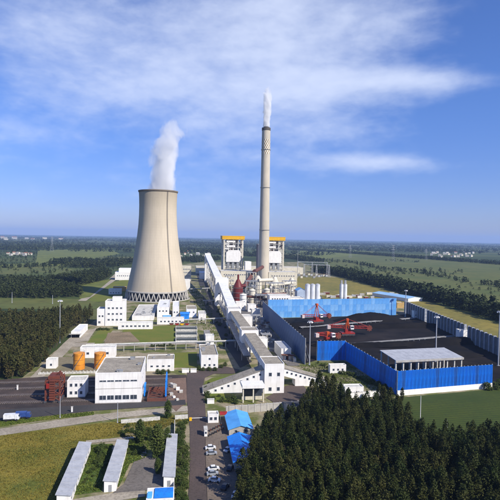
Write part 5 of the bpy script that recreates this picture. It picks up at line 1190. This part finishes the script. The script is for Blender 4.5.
# pit with blue gantry beside the warehouse
P = G(147, 402); Wd = along(P, V, 166.5); o = thing('coal_pit', 'brown walled unloading pit right of the warehouse', 'pit', P+V*Wd/2, A); Dd = 14.
mb = MB(); t = .5
mb.box(-Wd/2, Wd/2, 0, t, -.1, 1.6); mb.box(-Wd/2, Wd/2, Dd-t, Dd, -.1, 2.4); mb.box(-Wd/2, -Wd/2+t, t, Dd-t, -.1, 2.0); mb.box(Wd/2-t, Wd/2, t, Dd-t, -.1, 2.0); mb.obj('wall', BROWN, o)
MB().box(-Wd/2+t, Wd/2-t, t, Dd-t, -.1, .6).obj('coal_fill', BALL, o)
for k in range(5): MB().box(-Wd/2+t, Wd/2-t, 2+k*2.3, 2.3+k*2.3, 1.61, 1.9).obj('grate_beam', RUST, o)
P = G(165.8, 400.5); o = thing('blue_gantry', 'narrow bright blue gantry frame at the right of the brown pit', 'gantry', P, A); h = zat(P, 381)
for y in (0, 12.5):
    MB().box(-.35, .35, y-.35, y+.35, -.1, h).obj('post', BLUE, o)
MB().box(-.25, .25, -.6, 13.1, h+.003, h+.6).obj('beam', BLUE, o); MB().bar((0, 0, 2), (0, 12.5, h), .18, 4).obj('brace', BLUE, o)
P = G(144.5, 396.5); o = thing('blue_gantry', 'short blue post frame against the warehouse corner', 'gantry', P, A); h = zat(P, 387)
for y in (0, 5): MB().box(-.3, .3, y-.3, y+.3, -.1, h).obj('post', BLUE, o)
MB().box(-.4, .4, -.5, 5.5, h+.003, h+.6).obj('beam', BLUE, o)
for i in range(7):
    P = G(171+i % 4*3.2+rz_.uniform(-.5, .5), 385+i*2.6); s = rz_.uniform(.5, 1.1); o = thing('crate', 'small pale crate standing on the brick plaza', 'crate', P, rz_.uniform(0, 1), 'crates on the brick plaza')
    MB().box(-s, s, -s, s, .15, s*1.6).obj('box', [ROOFP, CONC, WHITE][i % 3], o); MB().box(-s*.9, s*.9, -s*.9, s*.9, -.05, .148).obj('skid', WOOD, o)

# ------------------------------------------------------------------ foreground sheds
def long_shed(label, fl, fr, bl, h_top, m=GALV):
    """front-left, front-right, back-left ground pixels"""
    P, Q, Bk = G(*fl), G(*fr), G(*bl); d = Q-P; Wd = d.length; rz = math.atan2(d.y, d.x); D = (Bk-P).length; h = h_top
    o = thing('long_shed', label, 'shed', P.lerp(Q, .5), rz, 'long grey roofed sheds')
    sk = (Bk-P); c, s = math.cos(-rz), math.sin(-rz); sx = (sk.x*c-sk.y*s); sy = (sk.x*s+sk.y*c); k = sx/sy
    def shear(mb): mb.v = [(x+y*k, y, z) for x, y, z in mb.v]; return mb
    shear(MB().prism([(-Wd/2, -.2), (Wd/2, -.2), (Wd/2, h), (-Wd/2, h+.5)], 'y', 0, sy)).obj('wall', WHITE, o)
    n = int(sy/2.2); w_ = Wd+.7
    for q in range(n):
        y0, y1 = sy*q/n-.25, sy*(q+1)/n-.30; mb = MB(); rb_n = 1
        mb.prism([(-w_/2, h+.53), (w_/2, h+.03), (w_/2, h+.16), (-w_/2, h+.66)], 'y', y0, y1)
        mb.prism([(-w_/2, h+.662), (w_/2, h+.162), (w_/2, h+.24), (-w_/2, h+.74)], 'y', y1-.2, y1)
        shear(mb).obj('roof_panel', m, o)
    for q in range(int(sy/3.5)):
        y = 1.8+q*3.5; wi = obj('window', window_mesh(1.3, 1.0)[0], o, (Wd/2+y*k+.004, y, 1.1)); wi.rotation_euler = (0, 0, math.pi/2-math.atan(k)); obj('pane', window_mesh(1.3, 1.0)[1], wi)
    d_ = MB().box(-.45, .45, -.05, -.003, 0, 2.0).obj('door', STEEL, o)
    return o
long_shed('long grey-roofed shed at the dry field edge, leftmost of three', (56.5, 508), (70, 507), (80, 452), 3.0)
long_shed('long grey-roofed shed beside the vegetable plot, middle of three', (104, 492.5), (116, 491.5), (118, 449), 2.8)
long_shed('long grey-roofed shed beside the entrance scrub, rightmost of three', (163.5, 488), (174, 487), (168, 443), 2.9)
o, Wd, D, h = B('blue_roof_hut', 'white hut with a blue roof panel at the bottom edge left of the road', 'hut', 146, 512, 173.5, 500, bk=488, wm=WHITE, rm=MATS['white_roof'], parapet=.25)
MB().box(-Wd*.22, Wd*.48, .6, D-.5, h+.02, h+.14).obj('roof_sheet', BLUE, o); MB().box(-Wd*.47, -Wd*.3, .8, D*.5, h+.02, h+.6).obj('water_tank', BLUER, o)

# ------------------------------------------------------------------ entrance, car park
o, Wd, D, h = B('gate_house', 'small white gate house with dark windows at the car park top', 'gate house', 208, 423.5, 218.5, 414.5, D=4, rm=ROOFP, win=(('f', 1, 2, 1.2, 1.3, 1.2, 1),))
P = G(220, 421.5); o = thing('awning', 'red awning beside the small white gate house', 'awning', P, A)
MB().prism([(0, 2.5), (2.8, 2.9), (2.8, 3.0), (0, 2.6)], 'x', 0, 2.9).obj('canvas', RED, o)
for x in (.15, 2.75):
    for y in (.15, 2.65): MB().bar((x, y, -.05), (x, y, 2.5+.14*y), .05, 6).obj('post', STEEL, o)
P = G(190.5, 421); o = thing('gate_barrier', 'white barrier arm across the entrance road', 'barrier', P, A); MB().box(-.5, .5, -.4, .4, -.05, 1.3).obj('housing', YELL, o); Wd = along(P, V, 206)
MB().bar((.5, 0, 1.1), (Wd, 0, 1.15), .11, 8).obj('arm', WHITE, o); MB().box(Wd-.15, Wd+.15, -.1, .1, -.05, .97).obj('rest', STEEL, o)
def car_parts(bm_):
    prof = [(-1.8, .35), (-1.78, .78), (-1.15, .92), (1.0, .92), (1.75, .78), (1.8, .4), (1.6, .28), (-1.65, .28)]
    body = MB().prism(prof, 'y', -.78, .78); body.v = [(x, y*(1-.06*(abs(x)/1.8)**3), z) for x, y, z in body.v]
    top = MB(); lo = [(-1.2, -.70), (1.0, -.70), (1.0, .70), (-1.2, .70)]; hi = [(-.8, -.58), (.45, -.58), (.45, .58), (-.8, .58)]
    top.add([(x, y, .923) for x, y in lo]+[(x, y, 1.38) for x, y in hi], [(0, 3, 2, 1), (0, 1, 5, 4), (1, 2, 6, 5), (2, 3, 7, 6), (3, 0, 4, 7), (4, 5, 6, 7)])
    roof = MB().box(-.84, .49, -.60, .60, 1.382, 1.44)
    wh = MB().bar((0, -.09, 0), (0, .09, 0), .30, 14)
    lamp = MB().box(-.03, .03, -.17, .17, -.07, .07)
    return dict(body=body.mesh('body', bm_, True), glasshouse=top.mesh('glasshouse', GLASS), roof=roof.mesh('roof', bm_), wheel=wh.mesh('wheel', RUBBER), headlight=lamp.mesh('headlight', FRAME))
CP = {k: car_parts(m) for k, m in (('white', CARW), ('silver', CARS), ('black', CHARC))}
def car(label, px, py, rz, c, group='cars in the car park'):
    o = thing('parked_car', label, 'car', G(px, py)+Vector((0, 0, .135)), rz, group); p = CP[c]
    obj('body', p['body'], o); obj('glasshouse', p['glasshouse'], o); obj('roof', p['roof'], o)
    for x in (-1.1, 1.15):
        for y in (-.74, .74): obj('wheel', p['wheel'], o, (x, y, .30))
    for y in (-.5, .5): obj('headlight', p['headlight'], o, (1.79, y, .62))
car('white car nearest the gate house in the car park', 210.5, 449.5, R(12), 'white'); car('silver car just below the topmost white car', 211.5, 455, R(10), 'silver')
car('white car parked alone beside the blue roofed sheds', 228, 451.5, R(60), 'white'); car('white car in the middle of the car park row', 213.5, 470.5, R(15), 'white')
car('silver car between the white cars in the car park row', 212.5, 475.5, R(12), 'silver'); car('white car at the lower end of the car park row', 214.5, 482, R(-8), 'white')
car('black car at the bottom of the car park', 225, 489, R(70), 'black'); car('black car beside the lower blue shed wall', 230, 470, R(80), 'black')
car('white car half out of frame at the bottom right of the car park', 235.5, 497, R(75), 'white')
# motorbikes under the gate house
def bike(px, py, rz):
    o = thing('parked_motorbike', 'small parked motorbike in the slanted row below the gate house', 'motorbike', G(px, py)+Vector((0, 0, .135)), rz, 'motorbikes below the gate house')
    for x in (-.55, .55): MB().bar((x, -.06, .28), (x, .06, .28), .28, 10).obj('wheel', RUBBER, o)
    MB().prism([(-.45, .35), (.4, .35), (.3, .75), (-.5, .7)], 'y', -.12, .12).obj('body', random.choice([RUST, CHARC, BROWN]), o); MB().box(-.55, .1, -.13, .13, .76, .86).obj('saddle', RUBBER, o); MB().bar((.42, -.3, .98), (.42, .3, .98), .03, 6).obj('handlebar', STEEL, o); MB().bar((.5, 0, .5), (.42, 0, .98), .03, 6).obj('fork', STEEL, o)
for i in range(11): bike(209.5+i % 6*2.6+(i//6)*1, 436.5-i % 6*1.3-(i//6)*5, R(70))
P = G(205.8, 437); o = thing('sentry_box', 'narrow pale booth at the left corner of the motorbike row', 'booth', P, A); MB().box(-.55, .55, 0, 3.4, -.02, 2.6).obj('wall', WHITE, o); MB().box(-.7, .7, -.15, 3.55, 2.603, 2.75).obj('roof', ROOFP, o); add_window(o, 0, -.003, 1.1, .7, .9)
# trucks at the left edge
def truck(label, px, py, rz, cm_, bm_):
    o = thing('parked_truck', label, 'truck', G(px, py)+Vector((0, 0, .115)), rz, 'trucks on the service road'); MB().box(-2.9, 1.1, -1.0, 1.0, 1.0, 2.7).obj('cargo_box', bm_, o); MB().prism([(1.2, .7), (2.7, .7), (2.7, 1.5), (2.3, 2.4), (1.2, 2.4)], 'y', -.95, .95).obj('cab', cm_, o)
    MB().box(-2.9, 2.5, -.7, .7, .55, .95).obj('chassis', DARKST, o); MB().add([(2.73, -.8, 1.5), (2.73, .8, 1.5), (2.34, .8, 2.3), (2.34, -.8, 2.3)], [(0, 1, 2, 3)]).obj('windscreen', GLASS, o)
    for x in (-1.9, 1.8):
        for y in (-.85, .85): MB().bar((x, y-.13, .45), (x, y+.13, .45), .45, 14).obj('wheel', RUBBER, o)
truck('white box truck on the service road at the far left', 12, 421, R(12), CARW, CARW); truck('dark blue truck right of the white box truck', 23.5, 418.8, R(10), CARB, CARB)
for i, (px, py) in enumerate(((72, 412.3), (17.5, 390))):
    P = G(px, py); o = thing('signal_post', ('short white post beside the path', 'short white post between the rail tracks')[i], 'post', P, A, 'white posts'); MB().box(-.3, .3, -.2, .2, -.05, 2.2).obj('post', WHITE, o); MB().box(-.4, .4, -.3, .3, 2.203, 2.35).obj('cap', ROOFP, o)

# ------------------------------------------------------------------ steam, smoke and haze
def plume(name, label, base, hgt, rb2, rt2, lean, dens, nscale, seed, col=(1, 1, 1)):
    """a rising column of vapour: the noise-eaten volume inside a closed leaning tube"""
    mb = MB(); prof = []; n = 24; rings = 14; vs = []; fs = []
    ax = lambda t: (lean[0]*t+lean[2]*math.sin(t*4.5), lean[1]*t)
    for i in range(rings+1):
        t = i/rings; r = (rb2+(rt2-rb2)*t)*1.85
        for k in range(n): a = 2*math.pi*k/n; vs.append((ax(t)[0]+r*math.cos(a), ax(t)[1]+r*math.sin(a), hgt*t))
    for i in range(rings):
        for k in range(n): fs.append((i*n+k, i*n+(k+1) % n, (i+1)*n+(k+1) % n, (i+1)*n+k))
    fs += [tuple(range(n))[::-1], tuple(range(rings*n, rings*n+n))]
    mb.add(vs, fs)
    m = bpy.data.materials.new(name+'_vapour'); m.use_nodes = True; t = m.node_tree; t.nodes.clear()
    ou = N(t, 'ShaderNodeOutputMaterial'); pv = N(t, 'ShaderNodeVolumePrincipled'); pv.inputs['Color'].default_value = (*col, 1); pv.inputs['Anisotropy'].default_value = .0
    g = N(t, 'ShaderNodeTexCoord'); s = N(t, 'ShaderNodeSeparateXYZ'); L(t, g.outputs['Object'], s.inputs[0])
    tt_ = MATH(t, 'DIVIDE', s.outputs[2], hgt)
    cx_ = MATH(t, 'ADD', MATH(t, 'MULTIPLY', tt_, lean[0]), MATH(t, 'MULTIPLY', MATH(t, 'SINE', MATH(t, 'MULTIPLY', tt_, 4.5)), lean[2]))
    dx = MATH(t, 'SUBTRACT', s.outputs[0], cx_); dy = MATH(t, 'SUBTRACT', s.outputs[1], MATH(t, 'MULTIPLY', tt_, lean[1]))
    rr_ = MATH(t, 'SQRT', MATH(t, 'ADD', MATH(t, 'MULTIPLY', dx, dx), MATH(t, 'MULTIPLY', dy, dy)))
    rn = MATH(t, 'DIVIDE', rr_, MATH(t, 'MULTIPLY_ADD', tt_, rt2-rb2, rb2))
    mp_ = N(t, 'ShaderNodeMapping'); L(t, g.outputs['Object'], mp_.inputs[0]); mp_.inputs['Location'].default_value = (seed, seed*2, 0); mp_.inputs['Scale'].default_value = (1, 1, .6)
    no = NOISE(t, mp_.outputs[0], nscale, 6, .58, .5)
    q = MATH(t, 'ADD', MATH(t, 'SUBTRACT', 1.15, rn), MATH(t, 'MULTIPLY', MATH(t, 'SUBTRACT', no, .5), MATH(t, 'MULTIPLY_ADD', tt_, 2.6, 1.3)))
    q = MATH(t, 'SUBTRACT', q, MATH(t, 'MULTIPLY', MATH(t, 'POWER', MATH(t, 'MAXIMUM', tt_, 0.), 9.), 1.2))
    q = MATH(t, 'MULTIPLY', MATH(t, 'MULTIPLY', q, 3.6, clamp=True), dens)
    q = MATH(t, 'MULTIPLY', q, MATH(t, 'MULTIPLY_ADD', MATH(t, 'MULTIPLY', tt_, tt_), -.85, 1.0, clamp=True))
    L(t, q, pv.inputs['Density']); L(t, pv.outputs[0], ou.inputs['Volume'])
    o = obj(name, mb.mesh(name, m)); o.location = base; o['kind'] = 'stuff'; tag(o, label, 'steam'); return o
plume('steam', 'white steam cloud rising from the cooling tower', (tc_.x+4.5, tc_.y, TH-4), 88, 13.2, 13.6, (10, 0, -2.0), .14, .065, 3.)
plume('smoke', 'thin white smoke column rising from the chimney', (cc.x, cc.y, CH+1.7), 62, 4.9, 5.4, (1.0, 0, .6), .5, .13, 9.)

hz = MB().box(-EXT-500, EXT+500, -EXT/8-500, EXT+500, -1, CH+75)
hm = bpy.data.materials.new('haze_air'); hm.use_nodes = True; t = hm.node_tree; t.nodes.clear()
ou = N(t, 'ShaderNodeOutputMaterial'); pv = N(t, 'ShaderNodeVolumePrincipled'); pv.inputs['Color'].default_value = (.42, .60, 1, 1); pv.inputs['Density'].default_value = 6.5e-5; pv.inputs['Anisotropy'].default_value = .0
L(t, pv.outputs[0], ou.inputs['Volume'])
try: hm.cycles.homogeneous_volume = True
except Exception: pass
o = hz.obj('haze', hm); o['kind'] = 'stuff'; tag(o, 'thin blue haze hanging over the distant plain', 'haze')

# ------------------------------------------------------------------ small groups: say which one, counted from the left of the picture
ORD = ['first', 'second', 'third', 'fourth', 'fifth', 'sixth', 'seventh', 'eighth', 'ninth', 'tenth', 'eleventh', 'twelfth', 'thirteenth', 'fourteenth']
bpy.context.view_layer.update()
by = {}
for o in COL.objects:
    if o.parent is None and 'category' in o and 'group' in o: by.setdefault(o['label'], []).append(o)
for lab, os_ in by.items():
    if 1 < len(os_) <= 14:
        os_.sort(key=lambda o: proj(o.matrix_world.translation)[0])
        for k, o in enumerate(os_):
            if len(lab.split()) <= 12: o['label'] = lab+', %s from the left' % ORD[k]
